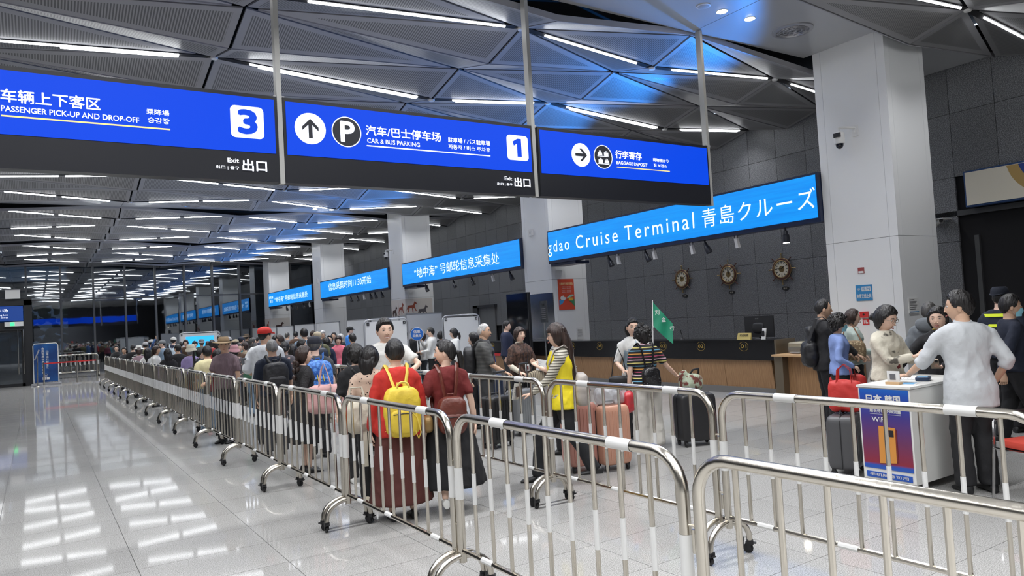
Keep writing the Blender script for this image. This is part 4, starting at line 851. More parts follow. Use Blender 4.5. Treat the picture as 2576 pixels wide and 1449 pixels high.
    for s in (1, -1):
        a0, e, wv, dd, nn, cl = A[s]; b.tube([S3(a0+Vector((-.05*s,0,-.01))), S3(a0+Vector((-.012*s,0,-.012))), S3((a0+e)/2), S3(e), S3(e*.55+wv*.45), S3(wv)], [.036*k,.042*k,.041*k,.038*k,.036*k,.026*k], 10)
        hp, kn, an = L[s]; b.tube([S3(hp+Vector((0,0,.06))), S3(hp), S3((hp+kn)/2), S3(kn), S3(kn*.6+an*.4+Vector((0,-.012,0))), S3(an)], [.08*k,.085*k,.07*k,.052*k,.05*k,.034*k], 10)
    me = sm(b, 'body', vox*.95, 3, 0, 0, None, skin)
    # append head and hands to the same mesh
    hb = MB(); head_mesh(hb, HM, skin, det, face == 'smile')
    for s in (1, -1):
        a0, e, wv, dd, nn, cl = A[s]
        hand(hb, S3(wv), dd, nn, s, skin, cl, det, k*(.93 if f else 1.02))
    bm = bmesh.new(); bm.from_mesh(me); me2 = hb.mesh('h'); ms = list(me2.materials); bmh = bmesh.new(); bmh.from_mesh(me2)
    vs = [bm.verts.new(v.co) for v in bmh.verts]; bmh.verts.index_update()
    for m_ in ms:
        if m_.name not in [q.name for q in me.materials]: me.materials.append(m_)
    idx = [[q.name for q in me.materials].index(m_.name) for m_ in ms]
    for fc in bmh.faces:
        try: nf = bm.faces.new([vs[v.index] for v in fc.verts]); nf.material_index = idx[fc.material_index]; nf.smooth = True
        except ValueError: pass
    bm.to_mesh(me); bm.free(); bmh.free(); bpy.data.meshes.remove(me2); me.update()
    link('body', me, T)
    # --- clothes ---
    top = top or cloth('grey', (.2,.2,.2)); bot = bot or cloth('black', (.012,.012,.014))
    hemz = hem or (.90 if f else .88)
    c = MB().use(top); off = .016; torso(c, off, hemz, 1.455, .12)
    sl = {'short': .55, 'long': 1.0, 'elbow': .8, 'none': 0, 'rolled': .9}[sleeve]
    for s in (1, -1):
        a0, e, wv, dd, nn, cl = A[s]
        pts = [(a0+Vector((-.07*s,0,.028)), .046), (a0+Vector((-.02*s,0,.008)), .056), (a0*.93+e*.07, .062), (a0*.5+e*.5, .062)]
        if sl <= .55: pts.append((a0*.25+e*.75, .060))
        elif sl <= .8: pts.append((e, .054))
        elif sl <= .9: pts += [(e, .056), (e*.72+wv*.28, .056)]
        else: pts += [(e, .054), (e*.5+wv*.5, .047), (e*.05+wv*.95, .040)]
        if sl > 0: c.tube([S3(p) for p, _ in pts], [r_*k*(.94 if f else 1.03)*build**.5 for _, r_ in pts], 12)
    link('jacket' if sweater == 'jacket' else 'shirt', sm(c, 'shirt', vox, 3, .010 if det else .006, seed, None, top), T)
    if collar: MB().use(collar).tube([HM @ Vector((.0,0,0))*0+S3((.062*cos(2*pi*q/16), -.008+ly(1.455)+.055*sin(2*pi*q/16), 1.462+.014*cos(2*pi*q/16+pi/2)*-1)) for q in range(17)], .016*k, 6).ob('collar', T)
    c = MB().use(bot)
    if skirt:
        zb, fl = skirt; rs = []
        for q in range(7):
            t = q/6; z_ = 1.02+(zb-1.02)*t; w_ = (.155+.02)+(fl-.03)*t**.8; rs.append([S3((p[0]*(1+.04*t*sin(5*2*pi*i/24)), p[1]*(1+.05*t*cos(4*2*pi*i/24)), p[2])) for i, p in enumerate(ell((0,0,z_), w_, w_*.72+.01, 24))])
        c.rings(rs); link('skirt', sm(c, 'skirt', vox, 2, .008, seed+5, None, bot), T)
    else:
        c.rings([[S3(p) for p in ell((0,0,z_), w_*tb, d_*tb, 18)] for z_, w_, d_ in ((.80,.155,.112),(.88,.172,.122),(.97,.160,.115),(1.02,.150,.11))])
        wide = skirt is None and (hat or {}).get('wide') if isinstance(hat, dict) else 0
        for s in (1, -1):
            hp, kn, an = L[s]; wl = .016 if (f and not wide) else .022
            wl += (wide or 0); c.tube([S3(hp+Vector((-.01*s,0,.05))), S3(hp), S3((hp+kn)/2), S3(kn), S3(kn*.5+an*.5), S3(an*.95+Vector((0,0,-.015)))], [(.085+wl)*k,(.092+wl*.6)*k,(.078+wl)*k,(.060+wl)*k,(.054+wl*1.2)*k,(.050+wl*1.4)*k], 12)
        link('trousers', sm(c, 'trousers', vox, 3, .008 if det else .004, seed+9, None, bot), T)
    shm = shoes or mat('shoe black', (.015,.015,.016), .45)
    for s in (1, -1):
        hp, kn, an = L[s]; o = S3((an.x, an.y, an.z-.075)); c = MB().use(shm); rs = []
        for yy, w_, hh in ((-.075,.026,.05),(-.06,.036,.085),(0,.038,.088),(.06,.042,.062),(.12,.046,.045),(.165,.038,.034),(.185,.02,.02)):
            rs.append([(o.x+w_*k*cos(2*pi*q/12), o.y+yy*k, o.z+max(.0, hh*k*.5+hh*k*.5*sin(2*pi*q/12))) for q in range(12)])
        c.rings(rs); c.ob('shoe', T)
    hs, hm, tail = hair
    o_ = hairpart(hs, hm, HM, det, tail, seed).ob('hair', T)
    if isinstance(hat, dict) and hat.get('kind'): make_hat(T, HM, hat)
    T['k'] = k; del T['k']
    return T, HM, k, A
def make_hat(T, HM, h):
    R = HM; m = h['mat']; b = MB().use(m); kd = h['kind']; P = lambda x, y, z: R @ Vector((x, y, z))
    def ring(a, bq, z, y0=0, n=24): return [P(a*cos(2*pi*i/n), y0+bq*sin(2*pi*i/n), z) for i in range(n)]
    if kd in ('cap','backcap'):
        b.rings([ring(.086,.105,.035,-.004), ring(.090,.110,.055,-.004), ring(.088,.106,.085,-.006), ring(.072,.088,.115,-.008), ring(.040,.05,.132,-.008), ring(.006,.006,.137,-.008)]); b.ob('hat_crown', T)
        c = MB().use(h.get('brim', m)); s = 1 if kd == 'cap' else -1; pts = []
        for i in range(13): a = pi*i/12; pts.append((.078*cos(a), s*(.075+.085*sin(a)), .048-.022*sin(a)))
        inn = [(.082*cos(pi*i/12), s*(.055+.045*sin(pi*i/12)), .052) for i in range(13)]
        vs = [P(*p) for p in pts]+[P(*p) for p in inn]+[P(p[0],p[1],p[2]+.006) for p in pts]+[P(p[0],p[1],p[2]+.006) for p in inn]
        fs = []
        for i in range(12): fs += [(i,i+1,14+i,13+i),(26+i,39+i,40+i,27+i),(i,26+i,27+i,i+1)]
        c.add(vs, fs).ob('hat_brim', T); MB().use(m).sph(P(0,-.008,.139), .008, 8, 5).ob('hat_button', T)
    else:
        w = {'sun': .155, 'bucket': .125, 'straw': .17, 'guard': .10}[kd]; dz = {'sun': .03, 'bucket': -.01, 'straw': .045, 'guard': .05}[kd]
        b.rings([ring(.087,.106,.045,-.004), ring(.088,.108,.075,-.006), ring(.080,.098,.115,-.008), ring(.060,.075,.140,-.008), ring(.03,.035,.138,-.008)]) ; b.ob('hat_crown', T)
        c = MB().use(h.get('brim', m)); r0 = ring(.086,.105,.052,-.004); r1 = [P(w*cos(2*pi*i/24), -.004+w*1.12*sin(2*pi*i/24), dz+.012*cos(4*pi*i/24)) for i in range(24)]; r2 = [P(w*cos(2*pi*i/24), -.004+w*1.12*sin(2*pi*i/24), dz+.006+.012*cos(4*pi*i/24)) for i in range(24)]; r3 = ring(.086,.105,.060,-.004)
        c.rings([r0, r1, r2, r3], False).ob('hat_brim', T)
        if 'band' in h: MB().use(h['band']).rings([ring(.0895,.109,.055,-.004), ring(.0895,.109,.072,-.006)], False).ob('hat_band', T)
def at(x, y, hd, p, k=1.0):
    """a point of a person's own frame (metres at 1.7 m) in the hall"""
    a = -radians(hd); q = Vector(p)*k; return Vector((x+q.x*cos(a)-q.y*sin(a), y+q.x*sin(a)+q.y*cos(a), q.z))
def glasses(T, HM, m=None):
    b = MB().use(m or M_BLACK)
    for s in (-1, 1):
        b.tube([HM @ Vector((.030*s+.021*cos(2*pi*i/16), .092, .010+.017*sin(2*pi*i/16))) for i in range(17)], .0018, 5); b.tube([HM @ Vector((.050*s,.090,.014)), HM @ Vector((.074*s,.06,.014)), HM @ Vector((.079*s,-.01,.01))], .0018, 5)
    b.tube([HM @ Vector((-.009,.094,.013)), HM @ Vector((.009,.094,.013))], .0018, 5); b.ob('glasses', T)
def facemask(T, HM):
    b = MB().use(mat('surgical mask blue', (.28,.62,.75), .7)); rs = []
    for i, z in enumerate((-.012,-.03,-.05,-.07,-.092)):
        rs.append([HM @ Vector(((.064-.003*i)*sin(radians(a)), (.094-.003*i+(.016 if i in (1,2) else .006))*cos(radians(a)) , z)) for a in range(-72,73,12)])
    b.rings(rs, False, False).ob('face_mask', T)
    for s in (-1, 1): MB().use(M_WHITE).tube([HM @ Vector((.06*s,.035,-.02)), HM @ Vector((.078*s,0,.01)), HM @ Vector((.076*s,-.012,-.02)), HM @ Vector((.062*s,.02,-.07))], .0014, 4).ob('mask_strap', T)
def backpack(label, X, Y, hd, H, m, size=(.15,.09,.21), zc=1.12, name='backpack', strap=None, pocket=True, extra=None):
    """worn on the back: local -Y of the wearer"""
    k = H/1.7; T = thing(name, label, 'backpack', (X, Y, 0), -radians(hd)); w_, d_, h_ = [q*k for q in size]; yb = (-.135)*k-d_
    b = MB().use(m); b.rbox((0, yb, zc*k), (w_, d_, h_), .55, 24, 14); me = sm(b, 'bag', .016, 2, .008, w_*50, None, m); link('bag', me, T)
    if pocket: b = MB().use(m); b.rbox((0, yb-d_*.78, zc*k-h_*.35), (w_*.75, d_*.42, h_*.48), .5, 20, 10); b.ob('front_pocket', T); MB().use(M_BLACK).tube([(-w_*.6, yb-d_*1.16, zc*k-h_*.05), (0, yb-d_*1.22, zc*k-h_*.02), (w_*.6, yb-d_*1.16, zc*k-h_*.05)], .004, 5).ob('zip', T)
    MB().use(strap or m).tube([(-.03, yb+d_*.5, zc*k+h_*.95), (-.025, yb+d_*.5, zc*k+h_*1.12), (.025, yb+d_*.5, zc*k+h_*1.12), (.03, yb+d_*.5, zc*k+h_*.95)], .008, 6).ob('top_handle', T)
    for s in (-1, 1):
        MB().use(strap or m).tube([(.05*s*k, yb+d_*.7, zc*k+h_*.9), (.085*s*k, -.125*k, 1.40*k), (.105*s*k, -.04*k, 1.478*k), (.11*s*k, .07*k, 1.43*k), (.12*s*k, .135*k, 1.28*k), (.15*s*k, .06*k, 1.10*k), (.13*s*k, yb+d_, zc*k-h_*.8)], [(.022,.008)]*7, 8).ob('shoulder_strap', T)
    return T, yb, k
def suitcase(label, x, y, rz, m, w=.42, d=.26, h=.62, ribs=True, handle=.0, name='suitcase'):
    T = thing(name, label, 'suitcase', (x, y, 0), rz)
    b = MB().use(m); b.rbox((0,0,.06+h/2), (w/2, d/2, h/2), .22, 32, 14); b.ob('shell', T)
    if ribs:
        for q in range(-3, 4): 
            xx = q*w*.12
            for s in (-1, 1): MB().use(m).tube([(xx, s*(d/2+.002), .12), (xx, s*(d/2+.002), h)], .006, 6).ob('rib', T)
    MB().use(M_BLACK).tube([(0,0,0)]*1+[(0,0,.001)], .001, 3) if False else None
    b = MB().use(M_BLACK); P = [(w/2+.004,-.0,.08),(w/2+.004,0,h+.0),(0,0,h+.064),(-w/2-.004,0,h),(-w/2-.004,0,.08)]; b.tube([P[0],P[1],(w/2-.03,0,h+.062),(-w/2+.03,0,h+.062),P[3],P[4]], .004, 5).ob('zip_line', T)
    for sx in (-1, 1):
        for sy in (-1, 1): 
            MB().use(M_RUBBER).lathe([(.028,-.012),(.03,0),(.028,.012)], (sx*(w/2-.05), sy*(d/2-.04), .03), 12, 'x').ob('wheel', T); MB().use(M_BLACK).box(sx*(w/2-.05)-.02, sx*(w/2-.05)+.02, sy*(d/2-.04)-.015, sy*(d/2-.04)+.015, .045, .075).ob('wheel_fork', T, smooth=False)
    MB().use(M_BLACK).tube([(-.07,d*.1,h+.06),(-.06,d*.1,h+.09),(.06,d*.1,h+.09),(.07,d*.1,h+.06)], .010, 6).ob('carry_handle', T)
    if handle: MB().use(mat('telescope grey', (.3,.3,.3), .3, .8)).tube([(-.08,-d*.32,h+.05),(-.08,-d*.32,h+.06+handle)], .008, 6).ob('pull_rod', T); MB().use(MATS['telescope grey']).tube([(.08,-d*.32,h+.05),(.08,-d*.32,h+.06+handle)], .008, 6).ob('pull_rod', T); MB().use(M_BLACK).tube([(-.1,-d*.32,h+.065+handle),(.1,-d*.32,h+.065+handle)], .014, 8).ob('grip', T)
    return T
# ---------------- the people in front ----------------
blk = cloth('black', (.010,.010,.012)); wht = cloth('white', (.66,.66,.64)); navy = cloth('navy', (.012,.018,.035)); red = cloth('bright red', (.52,.028,.02)); mar = cloth('maroon', (.16,.018,.018)); dkred = cloth('dark red brown', (.085,.022,.018)); yel = cloth('yellow', (.85,.62,.05)); grey = cloth('grey', (.18,.19,.20)); char = cloth('charcoal', (.035,.037,.042)); cream = cloth('cream', (.62,.58,.47)); pnk = cloth('pale pink', (.62,.36,.34))
SH_W = mat('shoe white', (.62,.62,.6), .5); SH_B = mat('shoe black', (.015,.015,.016), .45); SH_S = mat('shoe tan', (.42,.33,.24), .5)
# red jacket and yellow backpack
P1 = person('woman in bright red jacket and long dark red skirt, seen from behind', 2.57, 5.85, 14, 1.50, 'f', ('short',H_BLK,None), red, dkred, (dict(t=(.27,.02,.84),d=(0,.2,-1),n=(1,0,0)),dict(t=(.27,.02,.84),d=(0,.2,-1),n=(1,0,0))), sleeve='long', skirt=(.17,.165), hem=.80, build=1.16, collar=mat('necklace ivory', (.7,.6,.45), .4), shoes=SH_B)
ym = mat('yellow nylon', (.72,.52,.045), .55, bump=(14,.5)); y2 = mat('yellow strap', (.75,.56,.09), .6)
T, yb, k = backpack('bright yellow drawstring backpack on the woman in red', 2.57, 5.85, 14, 1.50, ym, (.17,.10,.235), 1.05, strap=y2)
MB().use(y2).tube([(.05*cos(radians(a)), yb-.09, 1.05*k+.20+.05*sin(radians(a))) for a in range(0,181,20)], .009, 6).ob('loop', T); MB().use(y2).tube([(.02,yb-.1,1.12*k),(.10,yb-.105,1.0*k),(.13,yb-.09,.86*k),(.11,yb-.09,.80*k),(.09,yb-.09,.86*k),(.06,yb-.1,1.0*k)], .005, 5).ob('drawcord', T)
T = thing('shoulder_bag', 'small gold handbag at the right hip of the woman in red', 'handbag', tuple(at(2.57,5.85,14,(.27,.0,.0),.88)), -radians(14)); MB().use(mat('gold leather', (.3,.19,.07), .4, .3)).rbox((0,0,.78), (.05,.12,.075), .6, 18, 10).ob('pouch', T); MB().use(M_BLACK).tube([(0,-.11,.81),(.03,0,.83),(0,.11,.81)], .008, 6).ob('zip', T)
# maroon t-shirt
P2 = person('woman in maroon t-shirt and long black skirt with a ponytail', 3.01, 5.77, 18, 1.47, 'f', ('pulled',H_BLK,'ponytail'), mar, blk, (dict(t=(.27,-.02,.82),d=(0,.1,-1),n=(1,0,0)),'hip'), (-75,0), skirt=(.26,.22), stance=.34, shoes=SH_W, headk=1.04)
bm_ = mat('brown red leather', (.12,.028,.018), .38, bump=(20,.3))
T, yb, k = backpack('brown red leather backpack on the woman in maroon', 3.01, 5.77, 18, 1.47, bm_, (.145,.085,.185), .98)
# dotted blouse
P3 = person('woman with long black hair in beige dotted blouse beside the red jacket', 2.64, 6.60, 22, 1.44, 'f', ('side',H_BLK,'shoulder'), spots('dotted blouse', (.60,.44,.34), (.02,.012,.01), 34, .22), blk, ('down',dict(t=(.16,.16,.98),d=(-.4,.6,-.3),n=(.7,.4,.4))), (25,0), sleeve='elbow', shoes=mat('cream clog', (.66,.6,.47), .5))
T = thing('cream_bag', 'cream cloth bag with long ties hanging beside the red jacket', 'bag', (2.40, 6.36, 0), -.3); b = MB().use(cream); b.rbox((0,0,.84), (.13,.07,.15), .7, 20, 12); link('pouch', sm(b, 'p', .016, 2, .012, 3, None, cream), T); b = MB().use(cream); b.rings([[(.04+.028*s_, -.05, z_), (.04+.028*s_, -.035, z_)][0:2] for s_, z_ in ((-1,.7),(1,.7))], False, False) if False else b.box(.03,.075,-.05,-.035,.40,.72); b.ob('tie', T); MB().use(cream).box(.085,.11,-.045,-.03,.50,.72).ob('tie', T); MB().use(cream).tube([(-.08,0,.95),(-.05,.02,1.1),(.05,.02,1.1),(.08,0,.95)], .01, 6).ob('strap', T)
# black t-shirt
P4 = person('woman with short curly hair in plain black t-shirt and black trousers', 2.86, 7.55, 10, 1.44, 'f', ('perm',H_BLK,None), blk, blk, ('down','down'), sleeve='elbow', shoes=SH_W, build=1.08)
T = thing('shoulder_bag', 'thin black shoulder strap and small bag on the curly haired woman', 'handbag', (2.86,7.55,0), -radians(10)); MB().use(M_BLACK).tube([(-.09,.02,1.26),(-.06,-.10,1.20),(.02,-.135,1.1),(.12,-.12,.95),(.19,-.05,.85)], [(.011,.003)]*5, 6).ob('strap', T); MB().use(mat('buckle chrome', (.6,.6,.6), .2, 1)).box(.01,.035,-.145,-.135,1.07,1.12).ob('buckle', T, smooth=False); MB().use(M_BLACK).rbox((.22,-.01,.78), (.04,.10,.07), .5, 16, 8).ob('pouch', T)
# black lace and pink bag
P5 = person('woman in black lace top and skirt with long curls, looking right', 2.60, 8.56, 92, 1.44, 'f', ('side',H_BRN,'curls'), mat('cloth black lace', (.012,.011,.012), .8, bump=(60,.6)), blk, (dict(t=(.22,.12,1.0),d=(-.2,.3,-.8),n=(1,0,0)),'hip'), (12,0), sleeve='long', skirt=(.42,.20))
T = thing('tote_bag', 'pale pink tote bag carried by the woman with long curls', 'handbag', (2.72, 8.10, 0), -radians(20)); b = MB().use(pnk); b.rbox((0,0,.86), (.235,.09,.16), .5, 28, 12); link('pouch', sm(b, 'p', .016, 2, .010, 9, None, mat('pink nylon', (.58,.33,.32), .5, bump=(12,.4))), T)
for s_ in (-1, 1): MB().use(pnk).tube([(-.09,s_*.07,.98),(-.06,s_*.05,1.18),(-.03,s_*.02,1.26),(0,s_*.05,1.18),(.05,s_*.07,.98)], [(.014,.005)]*5, 6).ob('handle', T)
MB().use(M_TRIM).box(.03,.045,-.10,-.09,.93,1.0).ob('zip_pull', T, smooth=False)
# blue backpack
P6 = person('man in dark cap and dark grey shirt carrying a blue backpack', 3.0, 9.36, 8, 1.53, 'm', ('short',H_SALT,None), cloth('slate', (.05,.055,.062)), blk, hat=dict(kind='cap', mat=cloth('cap navy', (.018,.02,.03))), head=(20,0), arms=('down','down'), build=1.08)
T, yb, k = backpack('blue patterned hiking backpack with yellow pulls', 3.0, 9.36, 8, 1.53, mat('blue print nylon', (.02,.10,.40), .5, var=(26, (.10,.30,.75), .45, .6), bump=(16,.4)), (.19,.11,.25), 1.14, strap=mat('blue strap', (.02,.12,.4), .6))
for s_ in (-.04,.03): MB().use(y2).tube([(s_,yb-.12,1.2*k),(s_+.015,yb-.125,1.1*k)], .006, 5).ob('zip_pull', T)
# grey hair, black backpack
P7 = person('man with grey cropped hair and navy shirt under a black backpack', 2.66, 10.1, 6, 1.53, 'm', ('shaved',H_GRY,None), navy, char, ('down','down'), skin=SK2, build=1.06, sleeve='elbow')
T, yb, k = backpack('large black backpack on the grey haired man', 2.66, 10.1, 6, 1.53, mat('black nylon', (.012,.012,.014), .5, bump=(20,.3)), (.18,.11,.23), 1.15)
P8 = person('tall man in backwards bright red cap and white shirt', 2.85, 11.2, 24, 1.70, 'm', ('short',H_BLK,None), cloth('white shirt', (.68,.70,.71)), char, hat=dict(kind='cap', mat=mat('cap red', (.62,.03,.02), .7)), head=(45,0), arms=('down','hip'), skin=SK2, build=1.14, sleeve='rolled')
T = thing('arm_pouch', 'grey strapped arm pouch on the man in the red cap', 'pouch', tuple(at(2.85,11.2,24,(-.27,-.02,1.22),1.0)), -radians(24)); MB().use(cloth('pouch grey', (.12,.13,.14))).rings([ell((0,0,z_), .062, .062, 14) for z_ in (-.06,-.05,.05,.06)]).ob('band', T); MB().use(M_WHITE).box(-.015,.015,-.07,-.062,-.03,.03).ob('tag', T, smooth=False)
P9 = person('man in tan brimmed hat and mauve striped shirt looking back', 2.42, 11.9, 232, 1.58, 'm', ('short',H_SALT,None), stripes('mauve shirt', [(0,(.20,.14,.155)),(.5,(.155,.105,.12))], 'X', 60), char, (dict(t=(.16,.26,1.02),d=(-.3,.9,-.2),n=(0,.3,1)),'down'), (-40,0), skin=SK2, hat=dict(kind='straw', mat=mat('hat tan', (.26,.18,.10), .8), band=mat('hat band', (.16,.11,.06), .8)))
P10 = person('smiling man in white t-shirt leaning on the second barrier row', 3.38, 7.95, 203, 1.69, 'm', ('short',H_BLK,None), cloth('white tee', (.70,.69,.66)), char, (dict(t=(-.30,.15,.95),d=(.2,.2,-1),n=(-1,0,0)) and 'down', dict(abs=1, t=(-.22,.30,1.08), d=(.75,.6,.05), n=(0,.1,1), pole=(-1,-.4,.1), curl=.8)), (-14,-2), face='smile', headk=1.16, build=1.08, lean=2)
MB().use(M_BLACK).tube([(-.255+.03*cos(q*pi/5)*.6, .262+.02*cos(q*pi/5), 1.075+.033*sin(q*pi/5)) for q in range(11)], .010, 6).ob('wristwatch', P10[0])
# old couple
P15 = person('old man with white crew cut in striped grey polo, facing right', 5.20, 8.81, 122, 1.58, 'm', ('shaved',H_WHT,None), stripes('grey polo', [(0,(.09,.09,.085)),(.55,(.045,.045,.045))], 'Z', 55), cloth('dark grey trousers', (.04,.042,.045)), (dict(t=(.16,.30,.98),d=(-.2,.8,-.4),n=(0,.4,1),curl=.8),'down'), (14,0), skin=SK2, build=1.12, sleeve='elbow')
backpack('black backpack on the old man with the crew cut', 5.20, 8.81, 122, 1.58, MATS['black nylon'], (.16,.09,.22), 1.16)
T = thing('lanyard', 'blue lanyard around the neck of the old man', 'lanyard', (5.20,8.81,0), -radians(122)); lb = mat('lanyard blue', (.02,.08,.4), .6)
for s_ in (-1, 1): MB().use(lb).tube([(.07*s_,.03,1.36),(.05*s_,.125,1.25),(.01*s_,.15,1.05)], [(.007,.003)]*3, 5).ob('ribbon', T)
B('badge', T, M_WHITE, (-.03,.03,.148,.152,.95,1.05))
P16 = person('old woman in dark brown patterned blouse with an identity badge', 6.00, 9.12, 178, 1.48, 'f', ('perm',H_BRN,None), mat('cloth brown lace', (.035,.018,.012), .75, var=(30,(.10,.05,.035),.45,.6)), blk, (dict(t=(.18,.22,.98),d=(-.5,.7,-.3),n=(0,.3,1),curl=.8),dict(t=(.22,.26,1.02),d=(0,.8,.2),n=(0,0,1),curl=.8)), (0,4), build=1.12, skin=SK, sleeve='elbow', collar=mat('pearls', (.75,.68,.55), .3))
for s_ in (1, -1):
    a0, e, wv = P16[3][s_][:3]; kk = P16[2]; MB().use(cream).tube([e*kk*.8+wv*kk*.2, (e+wv)*kk/2, wv*kk*.9+e*kk*.1], [.047*kk,.044*kk,.036*kk], 10).ob('arm_sleeve', P16[0])
T = thing('lanyard', 'dark lanyard with white badge on the old woman', 'lanyard', (6.00,9.12,0), -radians(178))
for s_ in (-1, 1): MB().use(navy).tube([(.065*s_,.04,1.27),(.05*s_,.13,1.15),(.008*s_,.16,.96)], [(.007,.003)]*3, 5).ob('ribbon', T)
B('badge', T, M_WHITE, (-.035,.035,.158,.163,.86,.96)); B('photo', T, mar, (-.02,.02,.163,.165,.88,.93))
def paper(label, p, u, v, w_, h_, prints=True, name='paper_sheet', m=None):
    T = thing(name, label, 'paper', tuple(p)); u = Vector(u).normalized(); v = Vector(v); v = (v-u*v.dot(u)).normalized(); n = u.cross(v)*.0015
    c = [u*(-w_/2)+v*(-h_/2), u*(w_/2)+v*(-h_/2), u*(w_/2)+v*(h_/2)+n*8, u*(-w_/2)+v*(h_/2)]
    MB().use(m or mat('paper white', (.75,.75,.74), .7)).rings([[q-n for q in c], [q+n for q in c]]).ob('sheet', T, smooth=False)
    if prints:
        for i in range(4):
            for s_ in (1, -1):
                o = v*(h_*(.25-.17*i))+n*1.8*s_+n*2*(.6-.2*i); a = u*(w_*.36); MB().use(mi).rings([[o-a, o+a*(.4+.2*(i % 3)), o+a*(.4+.2*(i % 3))+v*.006, o-a+v*.006], [q+n*.4*s_ for q in (o-a, o+a*(.4+.2*(i % 3)), o+a*(.4+.2*(i % 3))+v*.006, o-a+v*.006)]]).ob('print', T, smooth=False)
    return T
paper('folded white papers held by the old woman in brown', at(6.00,9.12,178,(-.24,.36,1.06),.87), (.8,-.4,-.2), (0,.1,1), .24, .16)
T = thing('handbag', 'beige checked handbag hanging from the old woman in brown', 'handbag', tuple(at(6.00,9.12,178,(-.12,.26,0),.87)), -radians(178)); MB().use(stripes('checked fabric', [(0,(.30,.25,.17)),(.4,(.10,.08,.06)),(.7,(.42,.36,.26))], 'X', 30)).rbox((0,0,.76), (.14,.05,.10), .6, 20, 10).ob('pouch', T); MB().use(M_BLACK).tube([(-.09,0,.84),(-.05,0,.97),(.05,0,.97),(.09,0,.84)], .008, 6).ob('handle', T)
suitcase('black suitcase behind the old man by the barrier', 4.95, 8.15, .25, mat('suitcase black', (.012,.012,.013), .45), .40, .26, .60, handle=.30)
suitcase('silver suitcase with black trim in front of the old woman', 5.72, 8.75, .3, mat('suitcase silver', (.26,.27,.28), .35, .4), .40, .25, .58, handle=.35)
suitcase('dark blue small suitcase standing behind the old man', 5.75, 9.6, .2, mat('suitcase blue', (.03,.045,.09), .4), .36, .22, .75)
P95 = person('person in black and white lace top behind the old man', 5.62, 9.78, -40, 1.44, 'f', ('side',H_BLK,None), spots('lace print', (.02,.02,.02), (.72,.7,.66), 45, .3), blk, ('down','down'), det=1)
# yellow vest
vest = cloth('yellow vest', (.86,.70,.02), .6); stv = stripes('striped sleeve', [(0,(.55,.52,.44)),(.62,(.10,.09,.07))], 'Z', 38)
P17 = person('young woman with long hair and glasses in bright yellow vest, walking left', 4.36, 5.92, -60, 1.55, 'f', ('fringe',H_BRN,None), stv, cloth('black slacks', (.016,.017,.02)), (dict(t=(.13,-.16,1.02),d=(-.5,.4,-.6),n=(0,-1,.2),pole=(.9,-.6,-.1)),dict(t=(.12,.34,.98),d=(-.1,1,-.1),n=(0,0,1),curl=.8)), (0,-2), sleeve='long', stance=.62, shoes=SH_B, headk=1.03)
T17, HM17, k17, A17 = P17; glasses(T17, HM17)
b = MB().use(H_BRN); R = []
for q in range(10):
    z = .03-.56*q/9; w_ = .092+.02*sin(q*.45); d_ = .055+.008*sin(q)
    R.append([HM17 @ Vector((w_*cos(2*pi*k/20), -.055-.05*min(1, q/3)+d_*sin(2*pi*k/20)*(1+.08*cos(5*2*pi*k/20)), z)) for k in range(20)])
b.rings(R).ob('long_hair', T17)
b = MB().use(vest)
rs = []
for z_, w_, d_ in ((.80,.225,.16),(.88,.215,.155),(1.0,.19,.14),(1.15,.185,.138),(1.28,.188,.142),(1.36,.172,.125),(1.43,.12,.095)): rs.append([Vector(q)*k17 for q in ell((0,0,z_), w_, d_, 24, .92)])
b.rings(rs); link('vest', sm(b, 'v', .017, 3, .008, 2, None, vest), T17); MB().use(M_BLACK).tube([(-.17*k17,.03,.96*k17),(-.195*k17,.03,.88*k17)], .006, 5).ob('vest_pocket_zip', T17)
T, yb, k = backpack('pale grey soft backpack on the woman in the yellow vest', 4.36, 5.92, -60, 1.55, cloth('pale grey nylon', (.42,.38,.35), .6), (.14,.08,.18), .99)
paper('white travel papers held out by the woman in yellow vest', at(4.36,5.92,-60,(-.12,.50,1.02),.91), (.7,.65,-.1), (.3,0,1), .24, .16)
T = thing('passport', 'dark passport held with the papers by the yellow vest', 'passport', tuple(at(4.36,5.92,-60,(-.12,.47,1.02),.91)), .6); B('cover', T, mat('passport brown', (.08,.05,.045), .6), (-.06,.06,-.006,.006,-.05,.05)); B('emblem', T, mgn, (-.02,.02,-.008,-.006,-.01,.02))
P18 = person('person with black hair half hidden behind the yellow vest', 5.25, 7.12, -30, 1.53, 'f', ('short',H_BLK,None), cloth('pale grey blouse', (.35,.36,.38)), blk, ('down','phone'), det=1)
paper('printed itinerary sheet raised behind the yellow vest', at(5.25,7.12,-30,(.30,.10,1.26),.9), (.8,-.45,-.25), (.3,.1,.9), .24, .17)
# flag woman and striped t-shirt
denim = mat('cloth grey blue denim', (.20,.27,.32), .85, var=(9,(.36,.44,.50),.45,.65))
P19 = person('woman in grey blue denim vest over white t-shirt holding the flag', 6.41, 7.09, 212, 1.54, 'f', ('pulled',H_BLK,'shoulder'), cloth('tee white', (.66,.66,.64)), blk, (dict(t=(.2,.24,1.0),d=(-.4,.8,0),n=(0,0,1),curl=.9),dict(t=(.10,.26,1.12),d=(-.2,.6,.6),n=(-.5,.3,.5),curl=.95)), (0,-6), sleeve='elbow', headk=1.06)
b = MB().use(denim); b.rings([[Vector(q)*P19[2] for q in ell((0,0,z_), w_, d_, 22, .92)] for z_, w_, d_ in ((.84,.20,.145),(1.0,.168,.13),(1.15,.166,.132),(1.28,.172,.14),(1.36,.150,.118),(1.42,.10,.08))]); link('denim_vest', sm(b, 'v', .017, 3, .008, 4, None, denim), P19[0])
fg = thing('hand_flag', 'green triangular hand flag with white characters on a thin pole', 'flag', (0,0,0)); mgf = mat('flag green', (.01,.22,.12), .6)
